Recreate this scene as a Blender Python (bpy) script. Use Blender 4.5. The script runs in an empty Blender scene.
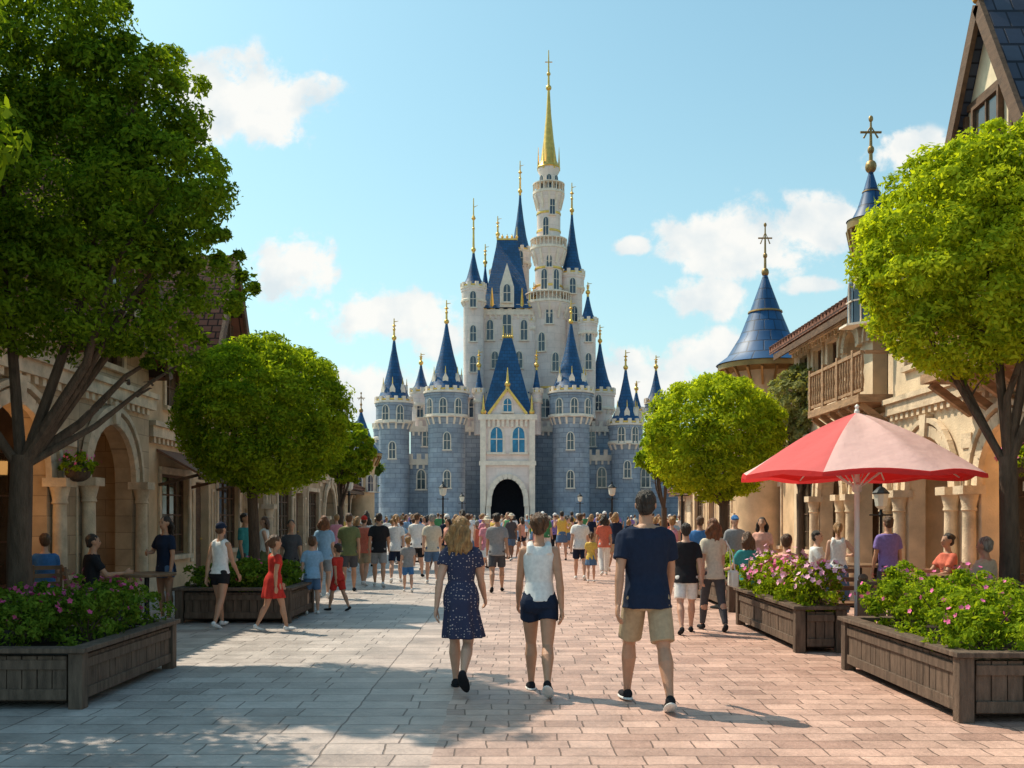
import bpy,bmesh,math,random,time
import numpy as np
from mathutils import Vector,Matrix,noise,Euler
R=math.radians
random.seed(7); rng=np.random.default_rng(7)
SC=bpy.context.scene; C=SC.collection
T0=time.time()
V=Vector
# ------------------------------------------------------------------ materials
def nt(name):
    m=bpy.data.materials.new(name); m.use_nodes=True; t=m.node_tree
    b=t.nodes['Principled BSDF']; return m,t,b
def N(t,typ,**kw):
    n=t.nodes.new(typ)
    for k,v in kw.items():
        if k.startswith('i_'):
            n.inputs[k[2:].replace('_',' ')].default_value=v
        else: setattr(n,k,v)
    return n
def c4(c,k=1.0): return (min(1,c[0]*k),min(1,c[1]*k),min(1,c[2]*k),1)
MC={}
def mat(name,col,rough=.7,var=.18,scale=4,bump=0.0,bscale=60,metal=0,spec=.3,stretch=(1,1,1),emit=0):
    key=(name,tuple(round(x,3) for x in col))
    if key in MC: return MC[key]
    m,t,b=nt(name)
    tc=N(t,'ShaderNodeTexCoord'); mp=N(t,'ShaderNodeMapping'); mp.inputs['Scale'].default_value=stretch
    t.links.new(tc.outputs['Object'],mp.inputs['Vector'])
    n=N(t,'ShaderNodeTexNoise',i_Scale=scale,i_Detail=4.0,i_Roughness=.6); t.links.new(mp.outputs[0],n.inputs['Vector'])
    r=N(t,'ShaderNodeValToRGB'); r.color_ramp.elements[0].position=.3; r.color_ramp.elements[1].position=.7
    r.color_ramp.elements[0].color=c4(col,1-var); r.color_ramp.elements[1].color=c4(col,1+var)
    t.links.new(n.outputs['Fac'],r.inputs[0]); t.links.new(r.outputs[0],b.inputs['Base Color'])
    b.inputs['Roughness'].default_value=rough; b.inputs['Metallic'].default_value=metal
    b.inputs['Specular IOR Level'].default_value=spec
    if emit: 
        b.inputs['Emission Color'].default_value=c4(col); b.inputs['Emission Strength'].default_value=emit
    if bump:
        n2=N(t,'ShaderNodeTexNoise',i_Scale=bscale,i_Detail=3.0); t.links.new(mp.outputs[0],n2.inputs['Vector'])
        bp=N(t,'ShaderNodeBump',i_Strength=bump,i_Distance=.02); t.links.new(n2.outputs['Fac'],bp.inputs['Height']); t.links.new(bp.outputs[0],b.inputs['Normal'])
    MC[key]=m; return m
def brick(name,c1,c2,mor,w,h,ms=.02,rough=.8,bump=.5,coord='UV',off=.5,dist=.03,nvar=.25,spec=.25):
    m,t,b=nt(name)
    tc=N(t,'ShaderNodeTexCoord'); br=N(t,'ShaderNodeTexBrick',offset=off)
    br.inputs['Color1'].default_value=c4(c1); br.inputs['Color2'].default_value=c4(c2); br.inputs['Mortar'].default_value=c4(mor)
    br.inputs['Scale'].default_value=1; br.inputs['Mortar Size'].default_value=ms; br.inputs['Brick Width'].default_value=w; br.inputs['Row Height'].default_value=h
    br.inputs['Mortar Smooth'].default_value=.2
    t.links.new(tc.outputs[coord],br.inputs['Vector'])
    n=N(t,'ShaderNodeTexNoise',i_Scale=.8,i_Detail=7.0,i_Roughness=.7); t.links.new(tc.outputs['Object'],n.inputs['Vector'])
    mr=N(t,'ShaderNodeMapRange'); mr.inputs['From Min'].default_value=.3; mr.inputs['From Max'].default_value=.7
    mr.inputs['To Min'].default_value=1-nvar; mr.inputs['To Max'].default_value=1+nvar
    t.links.new(n.outputs['Fac'],mr.inputs['Value'])
    mx=N(t,'ShaderNodeVectorMath',operation='SCALE'); t.links.new(br.outputs['Color'],mx.inputs[0]); t.links.new(mr.outputs[0],mx.inputs['Scale'])
    t.links.new(mx.outputs[0],b.inputs['Base Color']); b.inputs['Roughness'].default_value=rough
    b.inputs['Specular IOR Level'].default_value=spec
    bp=N(t,'ShaderNodeBump',i_Strength=bump,i_Distance=dist,invert=True)
    t.links.new(br.outputs['Fac'],bp.inputs['Height']); t.links.new(bp.outputs[0],b.inputs['Normal'])
    return m
def leafmat(name,dark,light,trans=.35,nscale=1.3):
    m,t,b=nt(name)
    g=N(t,'ShaderNodeNewGeometry'); tc=N(t,'ShaderNodeTexCoord')
    n=N(t,'ShaderNodeTexNoise',i_Scale=nscale,i_Detail=1.0); t.links.new(tc.outputs['Object'],n.inputs['Vector'])
    a=N(t,'ShaderNodeMath',operation='MULTIPLY_ADD'); t.links.new(g.outputs['Random Per Island'],a.inputs[0]); a.inputs[1].default_value=.6
    t.links.new(n.outputs['Fac'],a.inputs[2])
    r=N(t,'ShaderNodeValToRGB'); r.color_ramp.elements[0].position=.35; r.color_ramp.elements[1].position=1.0
    r.color_ramp.elements[0].color=c4(dark); r.color_ramp.elements[1].color=c4(light)
    t.links.new(a.outputs[0],r.inputs[0])
    df=N(t,'ShaderNodeBsdfDiffuse'); t.links.new(r.outputs[0],df.inputs['Color'])
    tr=N(t,'ShaderNodeBsdfTranslucent'); 
    sc=N(t,'ShaderNodeVectorMath',operation='MULTIPLY'); sc.inputs[1].default_value=(1.9,1.7,.5); t.links.new(r.outputs[0],sc.inputs[0]); t.links.new(sc.outputs[0],tr.inputs['Color'])
    mx=N(t,'ShaderNodeMixShader'); mx.inputs[0].default_value=trans
    t.links.new(df.outputs[0],mx.inputs[1]); t.links.new(tr.outputs[0],mx.inputs[2]); t.links.new(mx.outputs[0],t.nodes['Material Output'].inputs['Surface'])
    t.nodes.remove(b)
    return m
# ------------------------------------------------------------------ mesh builder
class MB:
    def __init__(s): s.v=[]; s.f=[]; s.m=[]
    def add(s,vs,fs,mi=0):
        o=len(s.v); s.v+= [tuple(p) for p in vs]
        for f in fs: s.f.append(tuple(o+i for i in f)); s.m.append(mi)
    def box(s,x0,x1,y0,y1,z0,z1,mi=0):
        s.add([(x0,y0,z0),(x1,y0,z0),(x1,y1,z0),(x0,y1,z0),(x0,y0,z1),(x1,y0,z1),(x1,y1,z1),(x0,y1,z1)],
              [(0,3,2,1),(4,5,6,7),(0,1,5,4),(1,2,6,5),(2,3,7,6),(3,0,4,7)],mi)
    def bar(s,a,b,w,h,mi=0,up=V((0,0,1))):
        a=V(a);b=V(b);d=(b-a).normalized(); x=d.cross(up)
        if x.length<1e-4: x=V((1,0,0))
        x.normalize(); u=x.cross(d)
        vs=[]
        for p in (a,b):
            for (i,j) in ((-1,-1),(1,-1),(1,1),(-1,1)): vs.append(p+x*i*w/2+u*j*h/2)
        s.add(vs,[(0,3,2,1),(4,5,6,7),(0,1,5,4),(1,2,6,5),(2,3,7,6),(3,0,4,7)],mi)
    def prism(s,pts,ext,mi=0):
        pts=[V(p) for p in pts]; e=V(ext); n=len(pts)
        nn=(pts[1]-pts[0]).cross(pts[2]-pts[0])
        if nn.dot(e)>0: pts=pts[::-1]
        s.add(pts+[p+e for p in pts],[tuple(range(n)),tuple(range(2*n-1,n-1,-1))]+[(i,i+n,(i+1)%n+n,(i+1)%n) for i in range(n)],mi)
    def tube(s,pts,rad,n=8,mi=0,cap=True,round_=False):
        pts=[V(p) for p in pts]; 
        if not hasattr(rad,'__len__'): rad=[rad]*len(pts)
        rad=list(rad)
        if round_:
            a=(pts[0]-pts[1]).normalized(); b=(pts[-1]-pts[-2]).normalized(); P=[];Q=[]
            for k in (85,60,30): P.append(pts[0]+a*rad[0]*math.sin(R(k))); Q.append(rad[0]*math.cos(R(k)))
            P+=pts; Q+=rad
            for k in (30,60,85): P.append(pts[-1]+b*rad[-1]*math.sin(R(k))); Q.append(rad[-1]*math.cos(R(k)))
            pts,rad=P,Q
        vs=[];ref=None
        for i,p in enumerate(pts):
            d=(pts[min(i+1,len(pts)-1)]-pts[max(i-1,0)]).normalized()
            if ref is None: ref=d.orthogonal().normalized()
            x=(ref-d*ref.dot(d)).normalized(); ref=x; y=d.cross(x)
            for k in range(n):
                t=2*math.pi*k/n; vs.append(p+(x*math.cos(t)+y*math.sin(t))*rad[i])
        fs=[]
        for i in range(len(pts)-1):
            for k in range(n):
                k2=(k+1)%n; fs.append((i*n+k,i*n+k2,(i+1)*n+k2,(i+1)*n+k))
        if cap: fs.append(tuple(range(n-1,-1,-1))); fs.append(tuple((len(pts)-1)*n+k for k in range(n)))
        s.add(vs,fs,mi)
    def lathe(s,prof,cx=0,cy=0,n=24,mi=0,closed=True):
        vs=[];fs=[]
        for (r,z) in prof:
            for k in range(n):
                t=2*math.pi*k/n; vs.append((cx+r*math.cos(t),cy+r*math.sin(t),z))
        for i in range(len(prof)-1):
            for k in range(n):
                k2=(k+1)%n; fs.append((i*n+k,i*n+k2,(i+1)*n+k2,(i+1)*n+k))
        if closed: fs.append(tuple(range(n-1,-1,-1))); fs.append(tuple((len(prof)-1)*n+k for k in range(n)))
        s.add(vs,fs,mi)
    def loft(s,rings,n=24,mi=0,fold=0,nf=9):
        vs=[];fs=[]
        for j,(cx,cy,z,rx,ry) in enumerate(rings):
            for k in range(n):
                t=2*math.pi*k/n; q=1+fold*(j/(len(rings)-1))*math.sin(nf*t+1.3*math.sin(2*t))
                vs.append((cx+rx*q*math.cos(t),cy+ry*q*math.sin(t),z))
        for i in range(len(rings)-1):
            for k in range(n):
                k2=(k+1)%n; fs.append((i*n+k,i*n+k2,(i+1)*n+k2,(i+1)*n+k))
        fs.append(tuple(range(n-1,-1,-1))); fs.append(tuple((len(rings)-1)*n+k for k in range(n)))
        s.add(vs,fs,mi)
    def ell(s,c,r,rot=None,nu=14,nv=9,mi=0):
        c=V(c); vs=[];fs=[]
        for i in range(1,nv):
            ph=math.pi*i/nv
            for k in range(nu):
                t=2*math.pi*k/nu; p=V((r[0]*math.sin(ph)*math.cos(t),r[1]*math.sin(ph)*math.sin(t),r[2]*math.cos(ph)))
                if rot is not None: p=rot@p
                vs.append(c+p)
        a=V((0,0,r[2])); b=V((0,0,-r[2]))
        if rot is not None: a=rot@a;b=rot@b
        o=len(vs); vs+=[c+a,c+b]
        for i in range(nv-2):
            for k in range(nu):
                k2=(k+1)%nu; fs.append((i*nu+k,(i+1)*nu+k,(i+1)*nu+k2,i*nu+k2))
        for k in range(nu):
            k2=(k+1)%nu; fs.append((o,k,k2)); fs.append((o+1,(nv-2)*nu+k2,(nv-2)*nu+k))
        s.add(vs,fs,mi)
    def mesh(s,name):
        me=bpy.data.meshes.new(name); me.from_pydata(s.v,[],s.f); return me
    def build(s,name,mats,parent=None,loc=None,rz=0,cyl=None,flat=False,bev=0,uv=True):
        me=s.mesh(name)
        if not isinstance(mats,(list,tuple)): mats=[mats]
        for m in mats: me.materials.append(m)
        me.polygons.foreach_set('material_index',s.m)
        if uv: auto_uv(me,cyl)
        if not flat:
            me.polygons.foreach_set('use_smooth',[True]*len(me.polygons)); me.set_sharp_from_angle(angle=R(32))
        me.update(); o=bpy.data.objects.new(name,me); C.objects.link(o)
        if parent is not None: o.parent=parent
        if loc is not None: o.location=loc
        o.rotation_euler[2]=rz
        if bev:
            b=o.modifiers.new('bevel','BEVEL'); b.width=bev; b.segments=2; b.limit_method='ANGLE'
        return o
def auto_uv(me,cyl=None):
    ul=me.uv_layers.new(name='UVMap').data; vs=me.vertices
    for p in me.polygons:
        n=p.normal; c=p.center
        if cyl is not None and abs(n.z)<.97:
            cx,cy,r=cyl; a0=math.atan2(c.y-cy,c.x-cx)
            for li in p.loop_indices:
                q=vs[me.loops[li].vertex_index].co; a=math.atan2(q.y-cy,q.x-cx)
                if a-a0>math.pi: a-=2*math.pi
                if a-a0<-math.pi: a+=2*math.pi
                ul[li].uv=(a*r,q.z)
        else:
            ax,ay,az=abs(n.x),abs(n.y),abs(n.z)
            for li in p.loop_indices:
                q=vs[me.loops[li].vertex_index].co
                if az>.9: ul[li].uv=(q.x,q.y)
                elif ay>=ax: ul[li].uv=(q.x,q.z if az<.3 else math.copysign(math.hypot(q.y,q.z),1))
                else: ul[li].uv=(q.y,q.z if az<.3 else math.hypot(q.x,q.z))
def empty(name,loc,label,cat,group=None,rz=0):
    o=bpy.data.objects.new(name,None); C.objects.link(o); o.location=loc; o.rotation_euler[2]=rz; o.empty_display_size=.2
    tag(o,label,cat,group); return o
def tag(o,label,cat,group=None,kind=None):
    o['label']=label; o['category']=cat
    if group: o['group']=group
    if kind: o['kind']=kind
    return o
def copy_tree(o,parent=None):
    c=o.copy(); C.objects.link(c)
    if parent is not None: c.parent=parent
    for ch in list(o.children): copy_tree(ch,c)
    return c
# ------------------------------------------------------------------ people
def remesh(mb,name,mt,vox,smooth=3,wr=0,seed=0,wf=(14,14,6)):
    me=mb.mesh('tmp'); ob=bpy.data.objects.new('tmp',me); C.objects.link(ob)
    r=ob.modifiers.new('r','REMESH'); r.mode='VOXEL'; r.voxel_size=vox; r.use_smooth_shade=True
    s=ob.modifiers.new('s','SMOOTH'); s.factor=.5; s.iterations=smooth
    dg=bpy.context.evaluated_depsgraph_get(); out=bpy.data.meshes.new_from_object(ob.evaluated_get(dg))
    bpy.data.objects.remove(ob); bpy.data.meshes.remove(me)
    out.name=name; out.materials.clear(); out.materials.append(mt)
    if wr:
        off=V((seed*3.1,seed*1.7,0))
        ns=[v.normal.copy() for v in out.vertices]
        for v,n in zip(out.vertices,ns):
            p=v.co; q=V((p.x*wf[0],p.y*wf[1],p.z*wf[2]+p.x*7))+off
            v.co=p+n*(noise.noise(q)*wr+noise.noise(q*2.3)*wr*.45)
    out.polygons.foreach_set('use_smooth',[True]*len(out.polygons)); out.update()
    return out
TOR={'m':[(.455,.045,.04,0),(.485,.090,.062,-.004),(.53,.091,.066,-.006),(.575,.084,.058,0),(.62,.079,.054,.002),(.68,.087,.06,0),(.74,.098,.064,0),(.78,.101,.06,-.003),(.806,.088,.048,-.005),(.826,.058,.040,-.004),(.842,.036,.034,-.004)],
     'f':[(.455,.045,.04,0),(.49,.094,.067,-.006),(.53,.092,.066,-.006),(.58,.075,.056,0),(.625,.066,.05,.002),(.68,.073,.056,.004),(.73,.081,.064,.009),(.772,.083,.056,0),(.80,.072,.045,-.003),(.82,.045,.036,-.003),(.834,.031,.030,-.003)]}
SW={'m':.098,'f':.083}
def dirv(a,ab,s): return V((s*math.sin(ab),math.sin(a)*math.cos(ab),-math.cos(a)*math.cos(ab)))
POSES={
 'walkA':dict(legs=[(16,4,0,2),(-13,14,22,2)],arms=[(-16,10,7),(14,18,7)],lean=2),
 'walkB':dict(legs=[(-13,16,22,2),(16,4,0,2)],arms=[(16,16,7),(-14,12,7)],lean=2),
 'stand':dict(legs=[(2,2,0,4),(-3,4,0,4)],arms=[(3,10,9),(0,14,9)],lean=0),
 'hips':dict(legs=[(3,2,0,5),(-3,4,0,5)],arms=[(2,12,10),(-8,95,38)],lean=0),
 'photo':dict(legs=[(3,2,0,5),(-3,4,0,5)],arms=[(45,100,8),(45,100,8)],lean=0),
 'wave':dict(legs=[(3,2,0,5),(-3,4,0,5)],arms=[(2,12,10),(-25,20,45)],lean=0),
 'sit':dict(legs=[(84,86,0,5),(82,80,0,7)],arms=[(30,50,8),(35,60,8)],lean=4),
 'heroL':dict(legs=[(17,8,0,-1),(-10,44,50,-1)],arms=[(-18,8,11),(18,26,8)],lean=2),
 'heroC':dict(legs=[(20,10,0,-1),(-15,28,34,-1)],arms=[(15,18,8),(-18,12,9)],lean=2),
 'heroM':dict(legs=[(24,14,0,3),(-19,12,26,3)],arms=[(-16,8,9),(17,20,8)],lean=3),
}
def person_parts(H,sex,pose,sp,vox,hi=False,seed=0):
    P=POSES[pose]; rad=math.radians; tl=math.tan(rad(P['lean']))
    k=sp.get('build',1.0); child=H<1.4
    hip0=.52; out=[]
    J={}
    zmin=9
    for i,s in enumerate((-1,1)):
        a,kn,fp,ab=[rad(q) for q in P['legs'][i]]
        hp=V((s*.05,0,0)); knee=hp+dirv(a,ab,s)*.245; ank=knee+dirv(a-kn,ab*.2,s)*.232
        f=V((s*.12,math.cos(fp),-math.sin(fp))).normalized(); u=V((0,math.sin(fp),math.cos(fp)))
        zmin=min(zmin,ank.z-.043*math.cos(fp),(ank+f*.095-u*.036).z)
        J[s]=[hp,knee,ank,f,u]
    hz=-zmin; 
    for s in (-1,1): 
        for i in range(3): J[s][i]=J[s][i]+V((0,0,hz))
    dz=hz-hip0
    sh=lambda z,y=0: V((0,y+(z-hip0)*tl,z+dz))
    tor=TOR[sex]
    def rings(off=0,zl=0,zh=1,minx=0,miny=0):
        rr=[]
        for (z,rx,ry,y) in tor:
            if zl<=z<=zh: c=sh(z,y); rr.append((0,c.y,c.z,max(rx*k+off,minx),max(ry*k+off,miny)))
        return rr
    A={}
    for i,s in enumerate((-1,1)):
        a,e,ab=[rad(q) for q in P['arms'][i]]
        so=sh(.790); so.x=s*SW[sex]*k; el=so+dirv(a,ab,s)*.168; wr=el+dirv(a+e,ab*.5 if e<rad(60) else -ab*.8,s)*.148
        A[s]=(so,el,wr)
    def S(mb): mb.v=[(x*H,y*H,z*H) for x,y,z in mb.v]; return mb
    b=MB(); b.loft(rings(),20)
    b.tube([sh(.815,-.006),sh(.885,.002)],[.034 if sex=='m' else .028,.031 if sex=='m' else .026],12,round_=True)
    if sex=='m':
        for s in (-1,1): q=sh(.818,-.012); q.x=s*.045; b.ell(q,(.045,.024,.020),None,10,7)
    hy=rad(sp.get('yaw',0)); hpt=rad(sp.get('pitch',0)); piv=sh(.88)
    HM=Matrix.Translation(piv)@Matrix.Rotation(hy,4,'Z')@Matrix.Rotation(hpt,4,'X')@Matrix.Scale(1.0+(.22 if child else 0),4)
    H3=HM.to_3x3()
    hp_=lambda x,y,z:(HM@V((x,y,z-.88)))
    b.ell(hp_(0,-.002,.944),(.043,.052,.053),H3); b.ell(hp_(0,.02,.905),(.031,.033,.036),H3); b.ell(hp_(0,.02,.93),(.037,.034,.045),H3)
    if vox<.02:
        b.tube([hp_(0,.051,.94),hp_(0,.061,.921)],[.005,.0075],8,round_=True)
        for s in (-1,1): b.ell(hp_(s*.044,-.004,.93),(.006,.013,.018),H3,8,6)
    for s in (-1,1):
        hp,kn,an,f,u=J[s]
        b.tube([hp,hp+(kn-hp)*.5,kn],[.05*k,.044*k,.030],12,round_=True)
        cm=kn+(an-kn)*.3-V((0,.008,0))
        b.tube([kn,cm,an-(an-kn)*.35,an-(an-kn)*.12,an],[.029,.0345,.025,.0190,.0175],12,round_=True)
        b.ell(hp+V((0,-.022,-.01)),(.05,.048,.052),None,12,8)
        F3=Matrix((V(f).cross(u),f,u)).transposed()
        b.ell(an+f*.036-u*.026,(.023,.07,.015),F3,12,8); b.ell(an-f*.008-u*.018,(.019,.024,.022),F3,10,7)
        so,el,wr=A[s]
        b.ell(so+V((-s*.010,0,-.004)),(.032*k,.032,.031),None,10,8)
        b.tube([so,so+(el-so)*.45,el],[.029*k,.0275*k,.0205],10,round_=True)
        fm=el+(wr-el)*.25; b.tube([el,fm,wr],[.0205,.0225,.0135],10,round_=True)
        d=(wr-el).normalized(); n=V((-s,0,0)); n=(n-d*n.dot(d)).normalized(); t=V((0,1,0)) if abs(d.y)<.8 else V((0,0,1)); t=(t-d*t.dot(d)-n*t.dot(n)).normalized()
        M3=Matrix((t,n,d)).transposed()
        b.ell(wr+d*.027,(.0235,.0115,.034),M3,10,8)
        if vox<.016:
            rr=.0049 if hi else .0058
            for q,L in enumerate((.043,.048,.044,.034)):
                p0=wr+d*.046+t*(.0165-q*.0112); c1=rad(16+q*5); c2=rad(42+q*6)
                p1=p0+(d*math.cos(c1)+n*math.sin(c1)+t*(.10-.07*q))*L*.52; p2=p1+(d*math.cos(c2)+n*math.sin(c2))*L*.48
                b.tube([p0,p1,p2],[rr*1.1,rr,rr*.85],8,round_=True)
            p0=wr+d*.012+t*.016; p1=p0+(d*.72+t*.55+n*.25).normalized()*.032; p2=p1+(d*.9+t*.2+n*.3).normalized()*.024
            b.tube([p0,p1,p2],[rr*1.5,rr*1.2,rr],8,round_=True)
    body=remesh(S(b),'person',sp['skin'],vox,2 if hi else 1)
    out.append(('body',body))
    cv=vox*1.25
    W=.0065 if hi else (.005 if vox<.02 else 0)
    top,tm=sp['top']; bot,bm_=sp.get('bot',(None,None))
    t_=MB()
    if top in('tee','long','shirt'):
        hem=sp.get('hem',.475); fm_=sex=='m'
        rr=[]
        for (z,rx,ry,y) in tor:
            if z<hem or z>.83: continue
            c=sh(z,y); w=max(0,(.62-z)/.14); w=min(1,w)
            rr.append((0,c.y-.007*w,c.z,max(rx*k+.011,(.094 if fm_ else .078)+.014*w),max(ry*k+.011,.064+.021*w)))
        for zz,q in ((hem+.012,1.0),(hem-.008,1.02)): c=sh(zz,-.006); rr=[(0,c.y-.007,c.z,.109*k*q,.086*q)]+rr if zz<hem else rr
        t_.loft(rr,28)
        if fm_:
            for s in (-1,1): q=sh(.812,-.012); q.x=s*.048; t_.ell(q,(.05,.032,.025),None,10,7)
        for s in (-1,1):
            so,el,wr=A[s]
            t_.ell(so+V((-s*.012,0,-.003)),(.042*k,.040,.038),None,12,8)
            if top=='long': t_.tube([so,el,wr],[.041*k,.033,.024],12)
            else:
                q=so+(el-so)*.66; t_.tube([so+(so-el)*.03,so+(el-so)*.3,q],[.033*k,.038*k,.0385*k],14)
    elif top=='tank':
        hem=sp.get('hem',.53); rr=rings(.0085,hem,.785); c=sh(hem-.012,-.008); rr=[(0,c.y,c.z,rr[0][3]+.008,rr[0][4]+.010)]+rr
        c=sh(.80,-.003); rr.append((0,c.y,c.z,.072,.052)); c=sh(.818,-.003); rr.append((0,c.y,c.z,.056,.043))
        t_.loft(rr,28)
        for s in (-1,1):
            pts=[sh(.775,-.042),sh(.812,-.036),sh(.830,-.002),sh(.81,.028),sh(.77,.05)]
            for p in pts: p.x=s*(.048 if sex=='f' else .06)
            t_.tube(pts,[.024,.022,.0185,.022,.024],8)
    elif top=='dress':
        rr=rings(.009,.60,.81); t_.loft(rr,28)
        for s in (-1,1):
            so,el,wr=A[s]; t_.ell(so+V((-s*.01,0,0)),(.041,.04,.038),None,12,8); t_.tube([so,so+(el-so)*.45],[.038,.041],14)
        hem=sp.get('hem',.29); R0=[]
        for q in range(9):
            w=q/8; z=.635+(hem-.635)*w; c=sh(z); e=w**.9
            R0.append((.016*w*w,c.y-(.012*math.sin(w*3)),c.z,.072+(.116-.072)*e+.016*math.sin(math.pi*min(1,w*2.0)),.056+(.125-.056)*e+.012*math.sin(math.pi*min(1,w*2.0))))
        t_.loft(R0,60,fold=.12,nf=9)
    name={'tee':'t_shirt','long':'long_sleeve_top','tank':'tank_top','dress':'dress','shirt':'shirt'}[top]
    out.append((name,remesh(S(t_),name,tm,cv,2 if hi else 1,W if top not in('dress','tank') else W*.45,seed)))
    if bot:
        p=MB()
        rr=rings(.0065,.455,.60)
        if bot=='skirt':
            R0=[]
            for q in range(6):
                w=q/5; z=.60+(sp.get('len',.36)-.60)*w; c=sh(z); R0.append((0,c.y,c.z,.08+(.045)*w**.7,.06+.06*w**.7))
            p.loft(R0,48,fold=.07,nf=10)
        else:
            p.loft(rr,28)
            for s in (-1,1):
                hp,kn,an,f,u=J[s]
                p.ell(hp+V((0,-.022,-.01)),(.054,.053,.057),None,12,8)
                if bot=='shorts':
                    e=hp+(kn-hp)*sp.get('slen',.82); p.tube([hp,hp+(e-hp)*.5,e],[.055*k,.054*k,.0535*k],16)
                elif bot=='hot':
                    e=hp+(kn-hp)*.42; p.tube([hp,e],[.0545,.0555],16)
                else: 
                    w_=.0 if bot=='leggings' else .012
                    p.tube([hp,kn,kn+(an-kn)*.4,an-(an-kn)*.03],[.055*k,.037+w_,.037+w_*.6,.024+w_],14)
        nm={'shorts':'shorts','hot':'shorts','pants':'trousers','leggings':'leggings','skirt':'skirt'}[bot]
        out.append((nm,remesh(S(p),nm,bm_,cv,2 if hi else 1,W*.6,seed+5)))
    for s in (-1,1):
        hp,kn,an,f,u=J[s]; m=MB(); F3=Matrix((V(f).cross(u),f,u)).transposed()
        m.ell(an+f*.036-u*.025,(.0275,.077,.0185),F3,12,8); m.ell(an-f*.01-u*.017,(.0235,.029,.0265),F3,10,7)
        out.append(('shoe',remesh(S(m),'shoe',sp['shoe'],max(vox,.01),1)))
        if hi:
            m=MB(); m.ell(an+f*.033-u*.036,(.0300,.083,.0105),F3,16,6); S(m)
            me=m.mesh('shoe_sole'); me.materials.append(sp.get('sole',sp['shoe'])); out.append(('sole',me))
    hk,hm=sp['hair']; h=MB()
    h.ell(hp_(0,-.010,.951),(.0475,.0545,.0525),H3)
    if hk!='cap': h.ell(hp_(0,-.026,.922),(.042,.034,.04),H3)
    if hk=='full': h.ell(hp_(0,-.020,.945),(.0525,.052,.054),H3); h.ell(hp_(0,-.034,.912),(.041,.028,.034),H3); h.ell(hp_(.002,-.064,.962),(.026,.024,.025),H3); h.tube([hp_(0,-.075,.965),hp_(.004,-.088,.945),hp_(.006,-.084,.915)],[.012,.013,.005],8,round_=True)
    if hk=='long':
        rs=random.Random(seed)
        for q in range(15):
            x=(q-7)/7; L=sp.get('hairlen',.115)*rs.uniform(.86,1.12); y=-.035-.022*(1-x*x)
            pts=[]
            for j in range(7):
                w=j/6; pts.append(hp_(x*(.045+.022*math.sin(w*2.6)),y+.006*math.sin(w*9+q)-.006*w,.94-w*L))
            pts=[p+V((.007*math.sin(j*1.7+q*.9),0,0)) for j,p in enumerate(pts)]
            h.tube(pts,[.012,.0135,.014,.0135,.0125,.011,.005],8,round_=True)
    if hk=='pony':
        h.ell(hp_(0,-.062,.95),(.012,.012,.012),H3); h.tube([hp_(0,-.065,.95),hp_(0,-.082,.93),hp_(.002,-.08,.89),hp_(.004,-.07,.85)],[.012,.018,.017,.006],10,round_=True)
    if hk=='bun': h.ell(hp_(0,-.058,.962),(.024,.022,.023),H3)
    if hk=='cap':
        h=MB(); h.ell(hp_(0,-.002,.956),(.0475,.0565,.05),H3); h.ell(hp_(0,.055,.958),(.036,.036,.006),H3)
        hh=MB(); hh.ell(hp_(0,-.022,.925),(.044,.036,.038),H3)
        out.append(('hair',remesh(S(hh),'hair',sp['hair2'],cv,1)))
        out.append(('cap',remesh(S(h),'cap',hm,cv,1)))
    elif hk=='hat':
        h.ell(hp_(0,-.002,.965),(.05,.058,.048),H3); h.ell(hp_(0,0,.952),(.1,.11,.007),H3,20,6)
        out.append(('sun_hat',remesh(S(h),'sun_hat',hm,min(cv,.012),1)))
    else: out.append(('hair',remesh(S(h),'hair',hm,cv*.8,1,.009 if vox<.02 else 0,seed,(50,50,9))))
    if vox<.016:
        e=MB()
        for s in (-1,1): e.ell(hp_(s*.0165,.0475,.936),(.0068,.006,.0042),H3,8,6)
        S(e); me=e.mesh('eyes'); me.materials.append(M['eye']); out.append(('eyes',me))
        e=MB(); e.tube([hp_(-.012,.0505,.9),hp_(0,.0545,.8995),hp_(.012,.0505,.9)],[.002,.0032,.002],6,round_=True)
        S(e); me=e.mesh('lips'); me.materials.append(M['lips']); out.append(('mouth',me))
        for s in (-1,1): e=MB(); e.tube([hp_(s*.009,.052,.947),hp_(s*.024,.046,.948)],[.0015,.0015],5,round_=True); S(e); me=e.mesh('eyebrow'); me.materials.append(M['eye']); out.append(('eyebrow',me))
    return out,J,A,hz
def place_person(x,y,rz,H,sex,pose,sp,label,vox=.013,hi=False,seed=0,z=0,group=None):
    parts,J,A,hz=person_parts(H,sex,pose,sp,vox,hi,seed)
    ob=bpy.data.objects.new('person',parts[0][1]); C.objects.link(ob); ob.location=(x,y,z); ob.rotation_euler[2]=R(rz)
    tag(ob,label,'person',group)
    last=None
    for n,me in parts[1:]:
        me.polygons.foreach_set('use_smooth',[True]*len(me.polygons))
        c=bpy.data.objects.new(n,me); C.objects.link(c); c.parent=last if n=='sole' and last else ob
        if n=='shoe': last=c
    return ob,A
M={}
M['eye']=mat('eye_dark',(.03,.02,.015),.2,0); M['lips']=mat('lip_brown',(.25,.09,.07),.5,0)
SK=[mat('skin_light',(.60,.34,.235),.5,.08,14,.25,120,spec=.4),mat('skin_tan',(.50,.265,.165),.5,.08,14,.25,120,spec=.4),mat('skin_brown',(.24,.12,.075),.5,.08,14,.25,120,spec=.4)]
HR={n:mat('hair_'+n,c,.42,.6,18,.9,60,stretch=(3,3,.4),spec=.5) for n,c in dict(blond=(.38,.20,.075),brown=(.11,.05,.022),dark=(.03,.019,.014),auburn=(.20,.075,.03),grey=(.32,.30,.27)).items()}
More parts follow.
